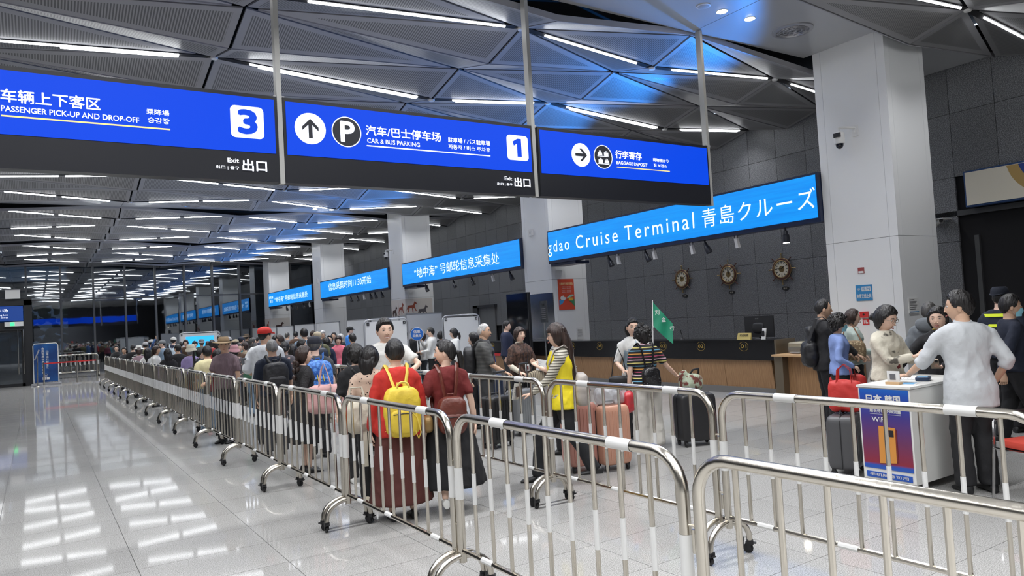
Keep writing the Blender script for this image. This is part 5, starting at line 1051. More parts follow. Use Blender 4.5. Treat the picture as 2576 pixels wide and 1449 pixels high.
FP = at(6.41,7.09,212,(-.10,.30,1.15),.9); hp = Vector((6.55,6.90,1.03)); tp = Vector((6.68,6.98,1.77))
MB().use(M_WHITE).tube([hp, tp], .006, 6).ob('pole', fg); b = MB().use(mgf); n1 = 12
uu = Vector((.84,-.54,0)); grid = []
for i in range(n1+1):
    for j in range(7):
        s_, t_ = i/n1, j/6; top = tp+Vector((0,0,-.01)); p = top+(hp-tp)*(.42*t_)*(1-.15*s_)+uu*(.24*s_)+Vector((0,0,-.30*s_**.9))+Vector((.54,.84,0))*(.012*sin(9*s_+2*t_)); grid.append(p)
b.add(grid, [(i*7+j, i*7+j+1, i*7+j+8, i*7+j+7) for i in range(n1) for j in range(6)]); b.ob('cloth', fg)
for ch, s_ in (('刘',.1),('金',.42),('行',.84)): 
    p = tp+(hp-tp)*.20+uu*(.24*s_)+Vector((0,0,-.30*s_**.9))-Vector((.54,.84,0))*.03; text(ch, M_WHITE, tuple(p), tuple(uu), (0,0,1), .055, .06, fg, 'lettering', .03, .0)
MB().use(M_WHITE).tube([hp+(tp-hp)*.45+Vector((.008*cos(q),.008*sin(q),.012*q)) for q in range(8)], .005, 5).ob('cord', fg)
P20 = person('woman with curly hair in rainbow striped t-shirt and white trousers', 6.07, 6.54, 22, 1.45, 'f', ('curly',H_BLK,None), stripes('rainbow stripes', [(0,(.012,.012,.014)),(.14,(.62,.10,.20)),(.20,(.012,.012,.014)),(.34,(.75,.36,.08)),(.40,(.012,.012,.014)),(.54,(.15,.42,.62)),(.60,(.012,.012,.014)),(.74,(.72,.62,.20)),(.80,(.012,.012,.014)),(.94,(.70,.45,.55))], 'Z', 5.6), cloth('off white trousers', (.60,.58,.53)), (dict(abs=1,t=(.50,.10,.98),d=(.9,.2,-.3),n=(0,.2,1),pole=(.2,-.3,-1),curl=.9),'down'), build=1.10, hat=dict(wide=.035), shoes=mat('orange sandal', (.35,.12,.05), .5))
T, yb, k = backpack('black sequined small backpack on the striped t-shirt woman', 6.07, 6.54, 22, 1.45, mat('black sequins', (.012,.012,.013), .22, var=(60,(.25,.25,.27),.62,.75)), (.13,.07,.17), .98, pocket=False)
suitcase('black hard suitcase with colourful bag on top', 6.62, 6.32, -.35, mat('suitcase graphite', (.022,.022,.024), .4), .46, .27, .56, ribs=False)
T = thing('cloth_bag', 'paisley patterned cloth bag lying on the black suitcase', 'bag', (6.60,6.34,.63)); pm_ = mat('paisley cloth', (.16,.045,.035), .8, var=(16,(.42,.48,.36),.46,.54)); b = MB().use(pm_); b.rbox((0,0,.11), (.15,.11,.115), .7, 20, 12); b.rbox((-.11,0,.20), (.05,.05,.08), .8, 12, 8); link('pouch', sm(b, 'p', .014, 3, .01, 5, None, pm_), T); MB().use(M_BLACK).tube([(-.02,0,.2),(.0,-.05,.27),(.10,-.05,.28),(.14,0,.18)], .012, 6).ob('handle', T)
T = thing('handbag', 'black leather handbag hanging at the side of the flag woman', 'handbag', tuple(at(6.41,7.09,212,(.25,.1,0),.9)), -.9); MB().use(M_BLACK).rbox((0,0,.74), (.14,.06,.10), .5, 18, 10).ob('pouch', T); MB().use(M_BLACK).tube([(-.1,0,.82),(-.06,.0,1.05),(0,0,1.2),(.06,0,1.05),(.1,0,.82)], .007, 6).ob('strap', T)
# pink suitcases
mpk = mat('suitcase salmon pink', (.62,.33,.23), .35)
suitcase('salmon pink hard suitcase behind the yellow vest, nearer one', 5.06, 6.03, -.2, mpk, .34, .26, .62, ribs=True)
suitcase('salmon pink suitcase further left behind the yellow vest', 4.78, 6.22, -.2, mat('suitcase rose', (.52,.25,.20), .35), .34, .25, .66, ribs=True)
T = thing('plastic_bag', 'clear and red plastic bag resting on the pink suitcase', 'bag', (5.12,6.05,.70)); b = MB(); mpl = mat('clear plastic', (.6,.62,.65), .2, alpha=.55, bump=(14,1)); b.use(mpl).rbox((-.03,0,.07), (.18,.12,.10), .7, 20, 12); link('clear_bag', sm(b, 'p', .014, 2, .02, 6, None, mpl), T); b = MB(); mrp = mat('red plastic', (.55,.04,.05), .35, bump=(12,1)); b.use(mrp).rbox((.14,-.06,-.02), (.07,.10,.12), .7, 18, 10); link('red_bag', sm(b, 'p', .014, 2, .015, 7, None, mrp), T)
T = thing('silver_bag', 'crumpled silver foil bag on the floor by white trousers', 'bag', (6.38,6.75,0)); b = MB(); mfo = mat('silver foil', (.5,.5,.5), .25, .9, bump=(20,1)); b.use(mfo).rbox((0,0,.09), (.10,.09,.09), .8, 14, 10); link('foil', sm(b, 'p', .014, 1, .02, 8, None, mfo), T)
# ---- group at the right ----
P21 = person('man in black jacket with black shoulder bag, left of the white column', 8.31, 5.67, 132, 1.64, 'm', ('receding',H_BLK,None), cloth('black jacket', (.018,.018,.02)), blk, (dict(t=(.13,.36,.98),d=(-.1,.8,-.4),n=(0,.3,1),curl=.9),dict(t=(.10,.34,.98),d=(-.1,.8,-.4),n=(0,.3,1),curl=.9)), (4,0), skin=SK2, sleeve='long', hem=.80, shoes=mat('sneaker grey', (.3,.3,.3), .5), headk=1.05)
T = thing('shoulder_bag', 'large black shoulder bag on the back of the man in black jacket', 'bag', tuple(at(8.31,5.67,132,(.02,-.24,0),.96)), -radians(132)); mbn = MATS['black nylon']; b = MB().use(mbn); b.rbox((0,.04,.98), (.15,.09,.16), .6, 22, 12); b.rbox((0,.07,1.22), (.08,.06,.11), .7, 18, 10); link('pouch', sm(b, 'p', .018, 2, .012, 11, None, mbn), T); MB().use(mbn).tube([(.1,.0,1.1),(.12,.12,1.42),(.10,.2,1.44),(.12,.36,1.3)], [(.02,.006)]*4, 6).ob('strap', T)
P22 = person('woman in light blue shirt and face mask beside the black jacket', 7.95, 5.24, 138, 1.45, 'f', ('curly',H_BLK,None), cloth('light blue', (.20,.28,.55)), blk, ('hip','down'), (0,0), sleeve='long', det=1); facemask(P22[0], P22[1])
P23 = person('woman in pale green jacket with brown bag before the white column', 8.96, 5.69, 140, 1.49, 'f', ('side',H_BRN,None), cloth('pale green', (.42,.50,.46)), blk, ('front','hip'), (6,0), sleeve='long', det=2)
T = thing('shoulder_bag', 'brown checked shoulder bag on the woman in pale green jacket', 'handbag', tuple(at(8.96,5.69,140,(.25,-.05,0),.88)), -radians(140)); MB().use(spots('checked leather', (.20,.14,.08), (.45,.36,.22), 40, .35)).rbox((0,0,.98), (.06,.16,.13), .6, 20, 12).ob('pouch', T); MB().use(mat('tan strap', (.25,.12,.06), .6)).tube([(0,-.12,1.08),(-.06,-.06,1.30),(-.06,.02,1.32),(0,.12,1.08)], .008, 6).ob('strap', T)
flc = mat('cloth cream fleece', (.60,.56,.46), .9, var=(7,(.10,.09,.075),.60,.66), bump=(30,.3))
P24 = person('young woman in cream fleece jacket looking at her phone by the desk', 7.03, 4.12, 186, 1.53, 'f', ('side',H_BLK,'bun'), flc, cloth('grey trousers', (.12,.12,.13)), (dict(t=(.05,.36,1.19),d=(-.3,.8,.3),n=(0,-.4,-1),curl=.7),dict(t=(.09,.34,1.17),d=(-.3,.8,.3),n=(0,-.4,-1),curl=.7)), (-4,-20), sleeve='long', build=1.08, headk=1.14, hem=.92); glasses(P24[0], P24[1], mat('wire frame', (.4,.35,.3), .3, 1))
b = MB().use(mar); b.rings([[Vector(q)*P24[2] for q in ell((0,.045,z_), w_, d_, 20)] for z_, w_, d_ in ((1.0,.10,.085),(1.15,.10,.09),(1.30,.085,.085),(1.34,.06,.07))]); b.ob('camisole', P24[0])
def phone(label, p, rz, tilt=.5, m=None): 
    T = thing('phone', label, 'phone', tuple(p), rz); T.rotation_euler = (tilt, 0, rz); B('body', T, m or mat('phone case', (.45,.43,.40), .4), (-.037,.037,-.075,.075,-.005,.005)); B('camera_bump', T, M_BLACK, (-.03,-.005,.03,.065,-.008,-.005)); B('screen', T, mat('phone screen', (.02,.02,.03), .1, emit=(.5,.55,.6), es=.5), (-.034,.034,-.071,.071,.005,.0055)); return T
phone('grey phone held in both hands by the woman in fleece', at(7.03,4.12,186,(-.02,.47,1.25),.9), -radians(186), .6)
P25 = person('woman in black sweater holding a phone behind the desk', 7.66, 3.92, -103, 1.49, 'f', ('side',H_BLK,None), blk, blk, (dict(t=(.42,.30,1.0),d=(.8,.5,-.2),n=(0,0,1)),dict(t=(.06,.30,1.06),d=(-.3,.8,.2),n=(0,.1,-1),curl=.7)), (-4,-4), sleeve='long', headk=1.08, collar=mgn)
phone('gold phone in the hand of the woman in black', at(7.66,3.92,-103,(-.03,.40,1.10),.88), radians(112), .7, mat('phone gold', (.5,.4,.3), .35))
P26 = person('person in grey hooded top behind the woman in black', 8.75, 4.58, 78, 1.53, 'm', ('short',H_SALT,None), cloth('heather grey', (.15,.165,.18)), char, ('front','hip'), (0,0), sleeve='long', det=1, build=1.08)
MB().use(cloth('heather grey', (.15,.165,.18))).rbox((0,-.13,1.30), (.12,.06,.08), .8, 16, 8).ob('hood', P26[0])
P27 = person('man in white dress shirt with rolled sleeves leaning on the desk', 6.47, 3.10, 36, 1.63, 'm', ('short',H_BLK,None), cloth('dress shirt white', (.54,.56,.58), .7), cloth('black trousers', (.014,.014,.016)), (dict(t=(.24,.06,.92),d=(0,.3,-1),n=(1,0,0)),dict(abs=1,t=(-.36,.34,.99),d=(-.35,.9,-.05),n=(0,0,1),pole=(-.35,-.5,-1),curl=.9)), (-58,0), skin=SK2, sleeve='rolled', build=1.08, headk=1.12, lean=4, hem=.74, collar=cloth('dress shirt white', (.54,.56,.58), .7))
P28 = person('security guard in dark uniform and cap with yellow reflective strips', 9.49, 4.14, 100, 1.66, 'm', ('shaved',H_BLK,None), navy, blk, ('hip','hip'), hat=dict(kind='guard', mat=cloth('guard cap', (.012,.016,.028))), sleeve='long', build=1.12, det=1)
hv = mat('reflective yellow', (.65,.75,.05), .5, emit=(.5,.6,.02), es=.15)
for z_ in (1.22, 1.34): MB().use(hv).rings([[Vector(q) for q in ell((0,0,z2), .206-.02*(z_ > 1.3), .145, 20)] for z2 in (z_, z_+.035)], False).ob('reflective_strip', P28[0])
P29 = person('man in navy jacket and blue face mask pushing a suitcase', 8.41, 3.59, 140, 1.57, 'm', ('short',H_BLK,None), cloth('navy jacket', (.010,.014,.03)), blk, ('pull',dict(t=(.14,.42,1.0),d=(-.1,.9,-.3),n=(0,.3,1),curl=.9)), (8,0), skin=SK2, sleeve='long', headk=1.05, stance=.3); facemask(P29[0], P29[1])
paper('crumpled white paper in the hand of the masked man', at(8.41,3.59,140,(.05,.48,.88),.93), (.6,.3,-.4), (0,.2,1), .2, .16)
suitcase('dark purple suitcase at the right edge beside the masked man', 9.25, 3.45, .2, mat('suitcase plum', (.035,.02,.03), .45), .4, .26, .66, handle=.3)
# luggage of the black jacket man
suitcase('dark grey ribbed suitcase left of the phone desk', 6.42, 4.22, .35, mat('suitcase dark grey', (.075,.075,.08), .4), .42, .26, .50)
suitcase('black suitcase with coloured bottles behind the grey suitcase', 8.15, 5.30, .1, mat('suitcase black', (.012,.012,.013), .45), .44, .28, .43)
def tote(label, x, y, z, rz, m, w_, h_, d_=.09): 
    T = thing('tote_bag', label, 'bag', (x, y, z), rz); b = MB().use(m); b.rbox((0,0,h_/2), (w_/2,d_,h_/2), .4, 24, 10); link('bag', sm(b, 'p', .014, 2, .010, x, None, m), T)
    for s_ in (-1, 1): MB().use(m).tube([(-w_*.22,s_*d_*.8,h_*.9),(-w_*.18,s_*d_*.6,h_+.10),(0,s_*d_*.4,h_+.15),(w_*.18,s_*d_*.6,h_+.10),(w_*.22,s_*d_*.8,h_*.9)], [(.012,.004)]*5, 6).ob('handle', T)
    return T
mrb = mat('red tote fabric', (.52,.03,.025), .6, bump=(12,.4))
T = tote('red shopping bag with beige oval emblem on the black suitcase', 8.05, 5.22, .515, -1.0, mrb, .40, .24); 
b = MB().use(cream); b.rings([[(-.04+.13*cos(2*pi*q/24), -.108, .12+.085*sin(2*pi*q/24)) for q in range(24)], [(-.04+.13*cos(2*pi*q/24), -.09, .12+.085*sin(2*pi*q/24)) for q in range(24)]]); b.ob('emblem', T, smooth=False)
for q in range(4): MB().use(mar).tube([(-.14+.05*q,-.112,.08),(-.10+.05*q,-.112,.15),(-.05+.05*q,-.112,.12)], .006, 5).ob('emblem_line', T)
T = tote('tall red bag with gold writing standing on the dark grey suitcase', 6.46, 4.22, .575, -1.1, mrb, .30, .30); text('@红色', mgn, (-.08,-.10,.06), (1,0,0), (0,0,1), .16, .05, T, 'lettering', .02, .003)

# ---------------- phone card desk ----------------
DK = thing('sales_desk', 'white wheeled sales desk with blue and red pocket WiFi advertisement', 'desk', (6.08, 3.39, 0), 0)
mdw = mat('desk white laminate', (.72,.72,.69), .4)
B('carcass', DK, mdw, (0,1.02,0,.46,.07,.86)); B('desktop', DK, mdw, (-.01,1.03,-.01,.47,.865,.885)); B('door_gap', DK, mi, (.70,.705,-.003,0,.1,.85)); 
for a in (.05,.97):
    for c_ in (.05,.41): MB().use(M_RUBBER).lathe([(.03,-.012),(.03,.012)], (a,c_,.032), 12, 'y').ob('wheel', DK); B('wheel_fork', DK, M_BLACK, (a-.015,a+.015,c_-.02,c_+.02,.045,.075))
def adm():
    m = bpy.data.materials.new('advert print'); m.use_nodes = True; nt = m.node_tree; b = nt.nodes['Principled BSDF']; tc = nt.nodes.new('ShaderNodeTexCoord'); sp = nt.nodes.new('ShaderNodeSeparateXYZ'); nt.links.new(tc.outputs['Object'], sp.inputs[0])
    r = nt.nodes.new('ShaderNodeValToRGB'); e = r.color_ramp.elements; e[0].position = .17; e[0].color = (.02,.09,.42,1); e[1].position = .2; e[1].color = (.02,.08,.40,1)
    for p, c in ((.22,(.25,.02,.04)),(.40,(.14,.03,.10)),(.62,(.05,.035,.22)),(.80,(.01,.07,.40)),(.86,(.01,.12,.5))): q = e.new(p); q.color = (*c, 1)
    nt.links.new(sp.outputs['Z'], r.inputs[0]); nt.links.new(r.outputs[0], b.inputs['Base Color']); b.inputs['Roughness'].default_value = .4; return m
B('advert', DK, adm(), (-.006,0,.015,.445,.17,.855)); B('lower_band', DK, mat('advert blue', (.02,.09,.42), .4), (-.006,0,.03,.43,.09,.14))
def DT(body, ya, yb, z0, z1, bold=.02, m=None): return text(body, m or M_WHITE, (-.0065, ya, z0), (0,-1,0), (0,0,1), ya-yb, z1-z0, DK, 'lettering', bold, .002)
DT('日本', .385, .245, .74, .805, .06); DT('韩国', .215, .085, .74, .805, .06); DT('超长待机 不限流量', .36, .085, .655, .685, .03); DT('WiFi', .345, .225, .575, .615, .03)
DT('手机随身可用', .40, .06, .105, .13, .02)
B('rule', DK, M_WHITE, (-.0085,-.006,.09,.36,.70,.702),(-.0085,-.006,.09,.36,.64,.642))
for r_ in (.012,.022): MB().use(M_WHITE).tube([(-.008, .225-r_*cos(radians(a)), .617+r_*sin(radians(a))) for a in range(30,121,22)], .003, 4).ob('wave_symbol', DK)
mor = mat('orange device', (.62,.26,.05), .4); b = MB().use(mor); b.add([(-.012,.30,.22),(-.012,.15,.235),(-.012,.145,.53),(-.012,.29,.54),(-.006,.30,.22),(-.006,.15,.235),(-.006,.145,.53),(-.006,.29,.54)], [(0,3,2,1),(4,5,6,7),(0,1,5,4),(1,2,6,5),(2,3,7,6),(3,0,4,7)]); b.ob('device_picture', DK, smooth=False); B('device_screen', DK, M_BLACK, (-.015,-.012,.16,.215,.455,.51)); B('device_edge', DK, mar, (-.011,-.0065,.135,.148,.24,.52))
MB().use(M_BLACK).lathe([(.008,-.004),(.008,0)], (.78,0,.76), 10, 'y').ob('lock', DK)
T = thing('card_stand', 'small clear card stand with wooden foot on the white desk', 'stand', (6.22,3.60,.885)); B('foot', T, mat('pale oak', (.55,.36,.19), .45), (-.03,.03,-.06,.06,0,.022)); B('card', T, M_WHITE, (-.004,.004,-.055,.055,.022,.115)); B('printed_field', T, mi, (-.006,-.004,-.02,.03,.04,.09))
T = thing('leaflet', 'blue and white leaflet lying on the white desk', 'leaflet', (6.33,3.53,.885), .3); B('sheet', T, M_WHITE, (-.10,.10,-.07,.07,0,.002)); B('printed_field', T, mat('leaflet blue', (.12,.35,.6), .5), (-.08,.07,-.05,.05,.002,.003))
T = thing('pos_terminal', 'dark blue payment pad under the hand of the white shirt man', 'device', (6.60,3.55,.885), .4); MB().use(mat('dark blue plastic', (.02,.04,.09), .4)).rbox((0,0,.018), (.09,.06,.018), .4, 20, 8).ob('body', T); B('display', T, mat('pad display', (.15,.35,.55), .3), (-.07,.03,-.04,.04,.034,.038))
paper('white forms lying at the back of the desk', (6.75,3.72,.888), (1,.2,0), (-.2,1,0), .28, .2)
T = thing('power_cable', 'thin white cable looping from the side of the desk', 'cable'); MB().use(M_WHITE).tube([(6.95,3.385,.62),(7.0,3.36,.50),(7.05,3.33,.44),(7.12,3.34,.50)], .004, 5).ob('wire', T)
# red visitor chair
CH = thing('chair', 'chrome armchair with red seat pad at the right edge', 'chair', (6.52, 2.60, 0), -.35); chm = mat('chrome', (.7,.7,.7), .12, 1); mrs = mat('red upholstery', (.50,.05,.03), .8)
MB().use(mrs).rbox((0,0,.44), (.24,.24,.035), .35, 28, 8).ob('seat', CH); MB().use(mrs).rbox((.24,0,.78), (.03,.22,.15), .4, 20, 10).ob('backrest', CH); MB().use(M_BLACK).rbox((0,0,.40), (.22,.22,.015), .35, 20, 6).ob('seat_shell', CH)
for s_ in (-1, 1):
    MB().use(chm).tube([(-.26,s_*.27,0),(-.22,s_*.27,.4),(-.20,s_*.27,.60),(-.16,s_*.27,.64)], .012, 8).ob('leg', CH); MB().use(chm).tube([(.28,s_*.25,0),(.24,s_*.25,.45),(.26,s_*.22,.92)], .012, 8).ob('leg', CH); MB().use(M_BLACK).tube([(-.20,s_*.27,.62),(-.10,s_*.27,.66),(.10,s_*.27,.66),(.24,s_*.25,.62)], .018, 8).ob('armrest', CH)
MB().use(chm).tube([(-.22,-.27,.39),(-.22,.27,.39)], .01, 6).ob('crossbar', CH); MB().use(chm).tube([(.24,-.25,.39),(.24,.25,.39)], .01, 6).ob('crossbar', CH)
CROWD = [
    (2.42, 30.07, 194, 1.44, 'f', 'side', None, 'B', None, 'black', 'short', 'leaning on the far barrier', 'f'),
    (2.42, 27.26, 202, 1.38, 'f', 'side', 'shoulder', 'B', None, 'charcoal', 'short', 'resting at the far barrier', 'f'),
    (2.64, 26.94, 28, 1.45, 'm', 'short', None, 'B', None, 'black', 'long', 'far left end of the queue', 'b'),
    (2.42, 23.2, 4, 1.43, 'f', 'side', None, 'B', ('sun', 'white'), 'striped', 'short', 'far left of the queue', 'b'),
    (2.99, 26.71, 342, 1.51, 'm', 'short', None, 'B', ('cap', 'lightgrey'), 'olive', 'long', 'far left of the queue', 'b'),
    (3.28, 27.7, 86, 1.58, 'm', 'short', None, 'B', ('cap', 'white'), 'blue', 'long', 'far left of the queue', 'r'),
    (2.42, 21.29, 12, 1.38, 'f', 'side', 'long', 'B', None, 'white', 'short', 'behind the left barriers', 'b'),
    (2.42, 19.73, 108, 1.44, 'f', 'side', 'shoulder', 'D', None, 'white', 'elbow', 'looking right behind the left barriers', 'r'),
    (3.31, 25.3, 279, 1.54, 'm', 'short', None, 'B', ('cap', 'grey'), 'denim', 'long', 'far left of the queue', 'l'),
    (2.42, 17.75, 353, 1.38, 'f', 'side', 'long', 'B', None, 'black', 'short', 'with very long hair at left', 'b'),
    (3.75, 26.2, 28, 1.62, 'm', 'short', None, 'B', ('cap', 'white'), 'navy', 'long', 'far left, before the glazing', 'b'),
    (2.9, 19.61, 351, 1.44, 'm', 'short', None, 'B', None, 'black', 'long', 'in the left part of the queue', 'b'),
    (4.26, 27.07, 196, 1.51, 'f', 'perm', None, 'D', None, 'brown', 'long', 'in the far left of the queue', 'f'),
    (2.69, 16.52, 25, 1.44, 'f', 'side', None, 'G', ('bucket', 'cream'), 'purple', 'long', 'in the left part of the queue', 'b'),
    (4.87, 29.07, 172, 1.42, 'f', 'curly', None, 'B', None, 'mauve', 'long', 'in the far part of the queue', 'f'),
    (4.52, 25.71, 22, 1.49, 'm', 'short', None, 'S', ('sun', 'grey'), 'green', 'long', 'in the far part of the queue', 'b'),
    (2.65, 15.24, 86, 1.39, 'f', 'pulled', 'highpony', 'B', None, 'paleblue', 'short', 'with high ponytail behind barriers', 'r'),
    (2.45, 13.45, 354, 1.44, 'm', 'short', None, 'B', None, 'paleyellow', 'short', 'behind the left barriers', 'b'),
    (4.2, 22.34, 32, 1.48, 'f', 'perm', None, 'B', None, 'red', 'long', 'in the far part of the queue', 'b'),
    (2.51, 12.94, 108, 1.38, 'm', 'short', None, 'B', None, 'darkred', 'short', 'low behind the barriers', 'r'),
    (5.43, 27.5, 26, 1.59, 'm', 'short', None, 'B', None, 'black', 'long', 'tall, deep in the queue', 'b'),
    (4.83, 23.13, 351, 1.53, 'm', 'short', None, 'B', ('cap', 'lightgrey'), 'charcoal', 'long', 'deep in the queue', 'b'),
    (3.29, 15.3, 4, 1.39, 'f', 'side', None, 'B', ('bucket', 'pink'), 'floral', 'long', 'behind the man in tan hat', 'b'),
    (4.77, 21.97, 3, 1.45, 'f', 'perm', None, 'B', ('cap', 'beige'), 'teal', 'long', 'deep in the queue', 'b'),
    (5.6, 25.01, 22, 1.5, 'm', 'short', None, 'B', ('cap', 'navy'), 'grey', 'long', 'deep in the queue', 'b'),
    (6.48, 28.02, 37, 1.58, 'm', 'short', None, 'B', ('sun', 'brown'), 'black', 'long', 'deep in the queue', 'b'),
    (4.28, 18.71, 282, 1.41, 'f', 'side', None, 'D', None, 'tan', 'long', 'beside the red cap', 'l'),
    (4.18, 17.58, 103, 1.5, 'm', 'short', None, 'S', None, 'slate', 'long', 'with glasses, left of the red cap', 'r'),
    (7.55, 30.91, 31, 1.42, 'm', 'short', None, 'B', None, 'navy', 'long', 'far behind the red cap', 'b'),
    (5.45, 20.33, 22, 1.52, 'm', 'perm', None, 'B', None, 'black', 'long', 'right of the red cap', 'b'),
    (4.87, 17.73, 279, 1.53, 'f', 'perm', None, 'D', None, 'navy', 'long', 'right of the red cap', 'l'),
    (7.44, 26.2, 41, 1.55, 'm', 'short', None, 'S', None, 'grey', 'long', 'by the white boards', 'b'),
    (7.4, 25.03, 16, 1.58, 'm', 'short', None, 'B', None, 'brown', 'long', 'by the white boards', 'b'),
    (4.89, 15.92, 12, 1.66, 'm', 'short', None, 'B', None, 'denim', 'long', 'taller, in the middle of the queue', 'b'),
    (7.56, 23.73, 103, 1.57, 'm', 'short', None, 'D', None, 'wine', 'long', 'by the white boards', 'r'),
    (7.19, 21.59, 189, 1.56, 'm', 'perm', None, 'W', None, 'charcoal', 'long', 'by the white boards', 'f'),
    (3.51, 12.53, 9, 1.45, 'f', 'pulled', 'bun', 'B', None, 'floral', 'short', 'with hair clip, near the black backpack', 'b'),
    (3.85, 13.27, 24, 1.38, 'f', 'side', 'ponytail', 'B', None, 'white', 'short', 'near the pink bag woman', 'b'),
    (4.53, 14.97, 113, 1.43, 'f', 'perm', None, 'B', None, 'mauve', 'long', 'in the middle of the queue', 'r'),
    (4.97, 15.27, 8, 1.56, 'm', 'short', None, 'G', ('cap', 'beige'), 'olive', 'short', 'in the middle of the queue', 'b'),
    (6.52, 19.04, 201, 1.44, 'f', 'side', None, 'B', None, 'black', 'long', 'in the middle of the queue', 'f'),
    (7.81, 22.38, 212, 1.49, 'f', 'side', None, 'B', None, 'grey', 'long', 'by the white boards', 'f'),
    (6.03, 16.98, 205, 1.44, 'f', 'fringe', None, 'D', None, 'hotpink', 'long', 'facing the camera', 'f'),
    (7.3, 20.33, 301, 1.44, 'm', 'short', None, 'W', None, 'black', 'long', 'by the white boards', 'l'),
    (8.22, 22.11, 111, 1.63, 'm', 'short', None, 'B', ('cap', 'black'), 'rainblue', 'long', 'by the white boards', 'r'),
    (5.77, 15.36, 4, 1.48, 'm', 'short', None, 'B', None, 'black', 'long', 'right of the pink jacket', 'b'),
    (8.77, 19.37, 34, 1.44, 'f', 'perm', None, 'W', None, 'grey', 'long', 'behind the smiling man', 'b'),
    (8.0, 17.49, 39, 1.41, 'f', 'side', None, 'B', None, 'black', 'long', 'behind the smiling man', 'b'),
    (7.49, 15.91, 122, 1.51, 'm', 'short', None, 'B', None, 'black', 'elbow', 'talking with staff', 'r'),
    (7.84, 16.16, 294, 1.4, 'f', 'side', None, 'D', None, 'white', 'short', 'reading papers with the man in black', 'l'),
    (7.79, 15.59, 300, 1.52, 'f', 'pulled', None, 'B', None, 'white', 'long', 'holding the round blue paddle', 'l'),
    (8.76, 17.0, 26, 1.38, 'f', 'perm', None, 'B', None, 'black', 'long', 'behind the white shirt staff', 'b'),
    (7.82, 14.5, 289, 1.47, 'f', 'fringe', 'ponytail', 'B', None, 'white', 'long', 'staff, before the white banner', 'l'),
    (4.78, 31.51, 7, 1.41, 'm', 'short', None, 'B', None, 'grey', 'long', 'farther queue, left', 'b'),
    (5.67, 30.93, 357, 1.38, 'f', 'perm', None, 'D', None, 'black', 'long', 'farther queue', 'b'),
    (6.24, 30.57, 188, 1.38, 'f', 'side', None, 'B', None, 'olive', 'long', 'farther queue', 'f'),
    (7.9, 30.68, 8, 1.42, 'm', 'short', None, 'S', None, 'tan', 'long', 'farther queue', 'b'),
    (4.19, 33.09, 9, 1.38, 'f', 'perm', None, 'B', None, 'wine', 'long', 'farther queue, left', 'b'),
    (4.38, 31.77, 24, 1.38, 'f', 'side', None, 'B', None, 'teal', 'long', 'farther queue, left', 'b'),
    (3.6, 14.97, 7, 1.41, 'f', 'perm', None, 'B', None, 'green', 'long', 'close behind the red cap', 'b'),
    (5.89, 18.86, 40, 1.43, 'f', 'side', None, 'D', None, 'purple', 'long', 'in the middle of the queue', 'b'),
    (5.45, 16.16, 38, 1.42, 'f', 'perm', None, 'B', None, 'navy', 'long', 'in the middle of the queue', 'b'),
    (3.92, 17.75, 178, 1.39, 'm', 'short', None, 'S', None, 'brown', 'long', 'older, in the queue', 'f'),
    (2.42, 23.13, 360, 1.38, 'f', 'perm', None, 'D', None, 'mauve', 'long', 'behind the left barriers', 'b'),
    (8.84, 13.95, 135, 1.56, 'm', 'short', None, 'B', None, 'navy', 'long', 'beside the black display', 'r'),
]
# ---------------- the queue in the middle distance ----------------
TC = {'black':(.010,.010,.012),'charcoal':(.04,.042,.047),'striped':None,'olive':(.10,.10,.05),'blue':(.04,.09,.22),'white':(.62,.62,.60),'grey':(.20,.20,.21),'denim':(.17,.24,.32),'navy':(.014,.02,.05),'brown':(.09,.05,.03),
      'purple':(.30,.24,.45),'mauve':(.28,.19,.22),'green':(.05,.14,.08),'paleblue':(.48,.56,.62),'paleyellow':(.72,.66,.38),'red':(.35,.03,.03),'darkred':(.16,.015,.02),'floral':None,'teal':(.05,.22,.24),'tan':(.32,.25,.17),'slate':(.07,.085,.09),'wine':(.13,.03,.05),'hotpink':(.70,.16,.22),'rainblue':(.04,.22,.66)}
TN = {'paleblue':'pale blue','paleyellow':'pale yellow','darkred':'dark red','hotpink':'bright pink','rainblue':'bright blue','floral':'flowered','denim':'denim'}
HC_ = {'B':H_BLK,'D':H_BRN,'G':H_GRY,'S':H_SALT,'W':H_WHT}; HN = {'B':'black','D':'dark brown','G':'grey','S':'greying','W':'pale grey'}
KN = {'cap':'cap','sun':'sun hat','bucket':'bucket hat','guard':'cap'}; HTC = {'white':(.65,.65,.62),'lightgrey':(.42,.42,.42),'grey':(.2,.21,.22),'cream':(.6,.56,.45),'pink':(.52,.27,.30),'beige':(.40,.34,.24),'navy':(.015,.02,.04),'brown':(.10,.07,.045),'black':(.012,.012,.012)}
seen = {}; CR = {}
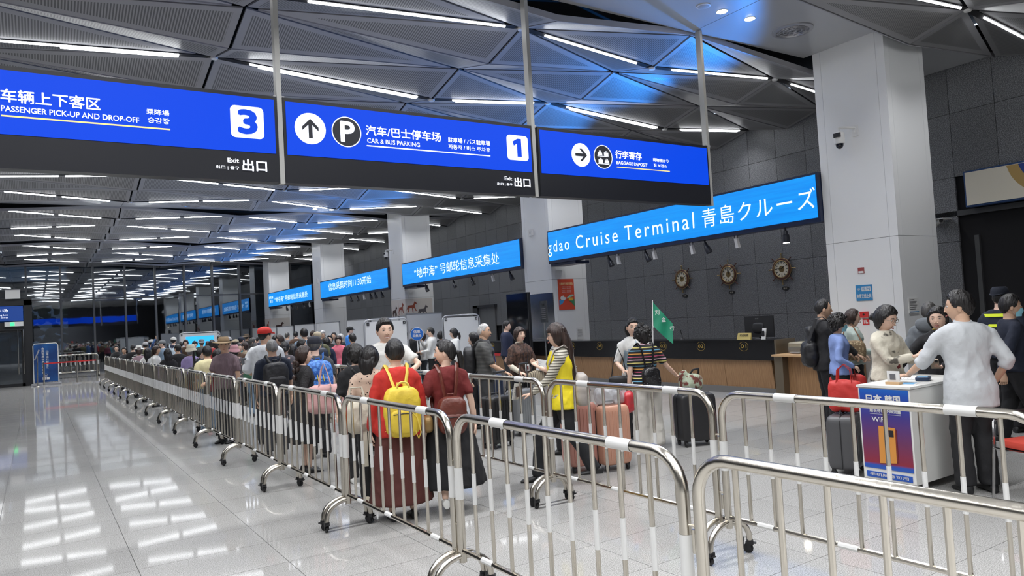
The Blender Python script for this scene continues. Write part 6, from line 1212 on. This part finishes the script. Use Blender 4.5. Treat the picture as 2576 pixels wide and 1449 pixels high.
for i, (x, y, hd, H, sx, hs, tl, hc_, ht, tn, slv, where, dr) in enumerate(CROWD):
    m = stripes('black white stripes', [(0,(.6,.6,.58)),(.5,(.02,.02,.02))], 'Z', 16) if tn == 'striped' else spots('flower print', (.10,.09,.10), (.55,.35,.30), 18, .3) if tn == 'floral' else cloth('c '+tn, TC[tn])
    lab = '%s in %s %s, %s, %s' % ('man' if sx == 'm' else 'woman', TN.get(tn, tn), {'short':'t-shirt','elbow':'shirt','long':'jacket'}[slv], ('%s %s' % ({'lightgrey':'light grey'}.get(ht[1], ht[1]), KN[ht[0]])) if ht else (HN[hc_]+' hair'), where)
    lab = lab.replace('farther queue, left', 'farther queue at left')
    if lab in seen: print('DUP', lab)
    seen[lab] = 1; assert len(lab.split()) <= 16, lab
    hat = dict(kind=ht[0], mat=mat('hat '+ht[1], HTC[ht[1]], .8)) if ht else None
    ar = ('down','down') 
    if 'leaning' in where or 'resting' in where: ar = ('rail','rail')
    if 'papers' in where or 'talking' in where: ar = ('front','front')
    if 'paddle' in where: ar = (dict(t=(.06,.28,1.38),d=(-.1,.3,1),n=(0,1,0),curl=.9),'front')
    if i == 5: ar = ('up','down')
    sk = (SK, SK2)[i % 2]
    P = person(lab, x, y, hd, H, sx, (hs, HC_[hc_], tl), m, (blk, char, cloth('c denim', TC['denim']) if i % 7 == 3 else blk)[i % 3], ar, (((i*37) % 50)-25 if dr == 'b' else 0, 0), 0, 0, sk, 1 if y < 17.5 and x < 9 else 0, sleeve=slv, hat=hat, group='people in the queue and around the boards', build=(1.06 if sx == 'm' else 1.0)*(1+((i*13) % 7)*.015))
    CR[i] = (P, x, y, hd, H)
def cr(s): return next(CR[i] for i in CR if s in CR[i][0][0]['label'])
q = cr('in olive t-shirt, beige cap'); backpack('dark navy backpack on the man in beige cap', q[1], q[2], q[3], q[4], mat('navy nylon', (.012,.02,.04), .5), (.18,.11,.24), 1.12)
q = cr('far left, before the glazing'); backpack('pale blue backpack at the far left before the glazing', q[1], q[2], q[3], q[4], cloth('c paleblue', TC['paleblue']), (.14,.08,.18), 1.15)
q = cr('pale blue t-shirt'); backpack('small black backpack on the woman with high ponytail', q[1], q[2], q[3], q[4], MATS['black nylon'], (.13,.07,.17), 1.12)
q = cr('left of the red cap'); glasses(q[0][0], q[0][1])
q = cr('holding the round blue paddle'); p = at(q[1], q[2], q[3], (.03,.34,1.56), q[4]/1.7)
T = thing('round_paddle', 'round blue paddle with white characters held by staff in white', 'sign', (p.x-.12, p.y-.18, p.z), -radians(32)); mbl = mat('paddle blue', (.02,.13,.48), .4)
MB().use(M_WHITE).lathe([(.155,.012),(.155,0)], axis='y', n=28).ob('rim', T); MB().use(mbl).lathe([(.145,-.004),(.145,.002)], axis='y', n=28).ob('disc', T); MB().use(M_WHITE).tube([(0,.01,-.15),(.01,.02,-.42)], .014, 8).ob('handle', T)
text('信息', M_WHITE, (-.08,-.006,.02), (1,0,0), (0,0,1), .16, .07, T, 'lettering', .04, .002); text('采集处', M_WHITE, (-.10,-.006,-.07), (1,0,0), (0,0,1), .20, .06, T, 'lettering', .04, .002)
q = cr('reading papers'); paper('long white list held between the man in black and staff', at(q[1],q[2],q[3],(0,.38,1.10),q[4]/1.7), (.3,.95,0), (.5,0,1), .3, .4)

# ---------------- white boards, banners, stands ----------------
mbd = mat('white board', (.62,.63,.64), .4); mfr = mat('board frame', (.42,.43,.45), .35, .5)
BX = [(21.7,23.6,1.93,10.6),(24.3,26.9,1.93,10.9),(27.2,29.6,1.93,10.9),(30.5,33.6,1.92,10.9),(33.9,37.0,1.9,10.9),(37.3,40.2,1.88,10.9),(40.4,46.4 and 45.6,1.9,10.9)]
for i, (y0, y1, h, x) in enumerate(BX):
    T = thing('partition_board', 'white partition board on the right, %s counted from the near end' % ORD[i], 'partition', (x,y0,0), 0, 'white partition boards in front of the wall')
    B('panel', T, mbd, (0,.03,.03,y1-y0-.03,.12,h-.03)); B('frame_rail', T, mfr, (-.01,.04,0,y1-y0,h-.03,h)); B('frame_rail', T, mfr, (-.01,.04,0,y1-y0,.09,.12)); B('post', T, mfr, (-.01,.04,0,.03,0,h)); B('post', T, mfr, (-.01,.04,y1-y0-.03,y1-y0,0,h))
    for yy in (.1, y1-y0-.1): B('foot', T, mfr, (-.2,.23,yy-.02,yy+.02,0,.03))
for i, (x, y, w_, h, hdg) in enumerate(((9.3,20.2,1.55,1.92,-20),(8.6,14.3,.0,0,0))):
    if w_ == 0: continue
    T = thing('partition_board', 'white partition board beside the staff group', 'partition', (x,y,0), -radians(hdg)); B('panel', T, mbd, (0,w_,0,.03,.1,h)); B('frame_rail', T, mfr, (-.02,w_+.02,-.01,.04,h,h+.03)); B('post', T, mfr, (-.03,0,-.01,.04,0,h+.03)); B('post', T, mfr, (w_,w_+.03,-.01,.04,0,h+.03))
def banner(label, x, y, w_, h, rz):
    T = thing('banner_stand', label, 'banner', (x, y, 0), rz); r = .12; pts = [(0,0,.05),(0,0,h-r)]+[(r-r*cos(pi/2*k/5),0,h-r+r*sin(pi/2*k/5)) for k in range(1,6)]+[(w_-r+r*sin(pi/2*k/5),0,h-r+r*cos(pi/2*k/5)) for k in range(0,6)]+[(w_,0,.05)]
    MB().use(mfr).tube(pts, .016, 8).ob('tube_frame', T); MB().use(mat('banner cloth', (.66,.67,.67), .6, bump=(3,.3))).box(.035,w_-.035,-.006,.006,.15,h-.05).ob('cloth', T, smooth=False)
    for xx in (0, w_): MB().use(mfr).tube([(xx,-.22,.02),(xx,0,.05),(xx,.22,.02)], .014, 6).ob('foot', T)
    for xx in (.09, w_-.09): B('clip', T, M_BLACK, (xx-.03,xx+.03,-.015,-.006,h-.13,h-.06)); B('clip_mark', T, M_WHITE, (xx-.008,xx+.008,-.017,-.015,h-.105,h-.085))
    return T
banner('blank white banner in tube frame behind the smiling man', 6.10, 15.5, 1.02, 1.78, -radians(6)); banner('blank white banner in tube frame behind the ponytail staff woman', 7.95, 15.3, .95, 1.78, -radians(6))
T = banner('white board with blue screen picture at the far left', 4.95, 33.0, 1.6, 1.78, 0); B('picture', T, mat('picture blue', (.02,.25,.6), .4, emit=(.02,.3,.75), es=.6), (.25,1.35,-.012,-.006,1.0,1.62)); B('small_boat', T, M_WHITE, (.72,.86,-.014,-.012,1.35,1.45))
# blue advertising stand by the entrance
T = thing('advert_stand', 'tall dark blue poster stand with vertical white writing by the entrance', 'poster stand', (-.12,35.5,0), -.05); T.scale = (.84,.84,.86); mst = mat('stand blue', (.008,.04,.16), .35, var=(1.2,(.02,.12,.36),.45,.7))
MB().use(M_WHITE).tube([(0,0,.1),(0,0,1.85),(.05,0,1.95),(.95,0,1.95),(1.02,0,1.85),(1.02,0,.1)], .02, 8).ob('tube_frame', T); B('poster', T, mst, (.03,.99,-.01,.01,.14,1.92)); B('base', T, M_TRIM, (-.1,1.12,-.25,.25,0,.08))
for i, ch in enumerate('会员专属信息采集柜台'): text(ch, M_WHITE, (.34,-.012,1.66-.125*i), (1,0,0), (0,0,1), .10, .10, T, 'lettering', .02, .002)
for i, ch in enumerate('山海出行邮享汇'): text(ch, M_WHITE, (.52,-.012,1.52-.125*i), (1,0,0), (0,0,1), .10, .10, T, 'lettering', .02, .002)
MB().use(M_WHITE).tube([(.5+.07*cos(2*pi*q/16),-.014,.46+.07*sin(2*pi*q/16)) for q in range(17)], .006, 5).ob('arrow_ring', T); B('arrow', T, M_WHITE, (.46,.54,-.016,-.012,.452,.468)); B('white_fields', T, M_WHITE, (.36,.48,-.014,-.01,.24,.36)); B('white_fields', T, M_WHITE, (.52,.64,-.014,-.01,.24,.36))
T = thing('queue_belt', 'red retractable belt on steel posts before the parked barriers', 'belt barrier')
for x, y in ((.22,34.5),(1.35,34.6),(2.05,34.6)): MB().use(M_STEEL).tube([(x,y,0),(x,y,.93)], .03, 8).ob('post', T); MB().use(M_TRIM).lathe([(.16,0),(.16,.02),(.05,.03)], (x,y,0), 16).ob('base', T)
B('belt', T, MATS['belt red'], (.22,1.35,34.5,34.505,.86,.91)); B('belt', T, MATS['belt red'], (1.35,2.05,34.6,34.605,.86,.91))
T = thing('sign_holder', 'slim metal sign holder on a stand beside the entrance', 'stand', (.0,34.7,0)); MB().use(M_STEEL).tube([(0,0,0),(.02,0,1.2)], .018, 8).ob('pole', T); MB().use(M_STEEL).lathe([(.15,0),(.14,.02)], n=14).ob('base', T); b = MB().use(M_TRIM); b.add([(-.1,-.05,1.05),(.06,-.05,1.45),(.1,.02,1.43),(-.06,.02,1.03),(-.1,-.04,1.04),(.06,-.04,1.44),(.1,.03,1.42),(-.06,.03,1.02)], [(0,3,2,1),(4,5,6,7),(0,1,5,4),(1,2,6,5),(2,3,7,6),(3,0,4,7)]); b.ob('plate', T, smooth=False)
T = thing('wall_box', 'small white box above the entrance vestibule', 'box', (-.75,36.0,3.55)); B('case', T, M_WHITE, (-.25,.25,-.2,.1,0,.35)); B('lid', T, M_TRIM, (-.26,.26,-.21,.11,.35,.37))
bpy.data.scenes.remove(TS)
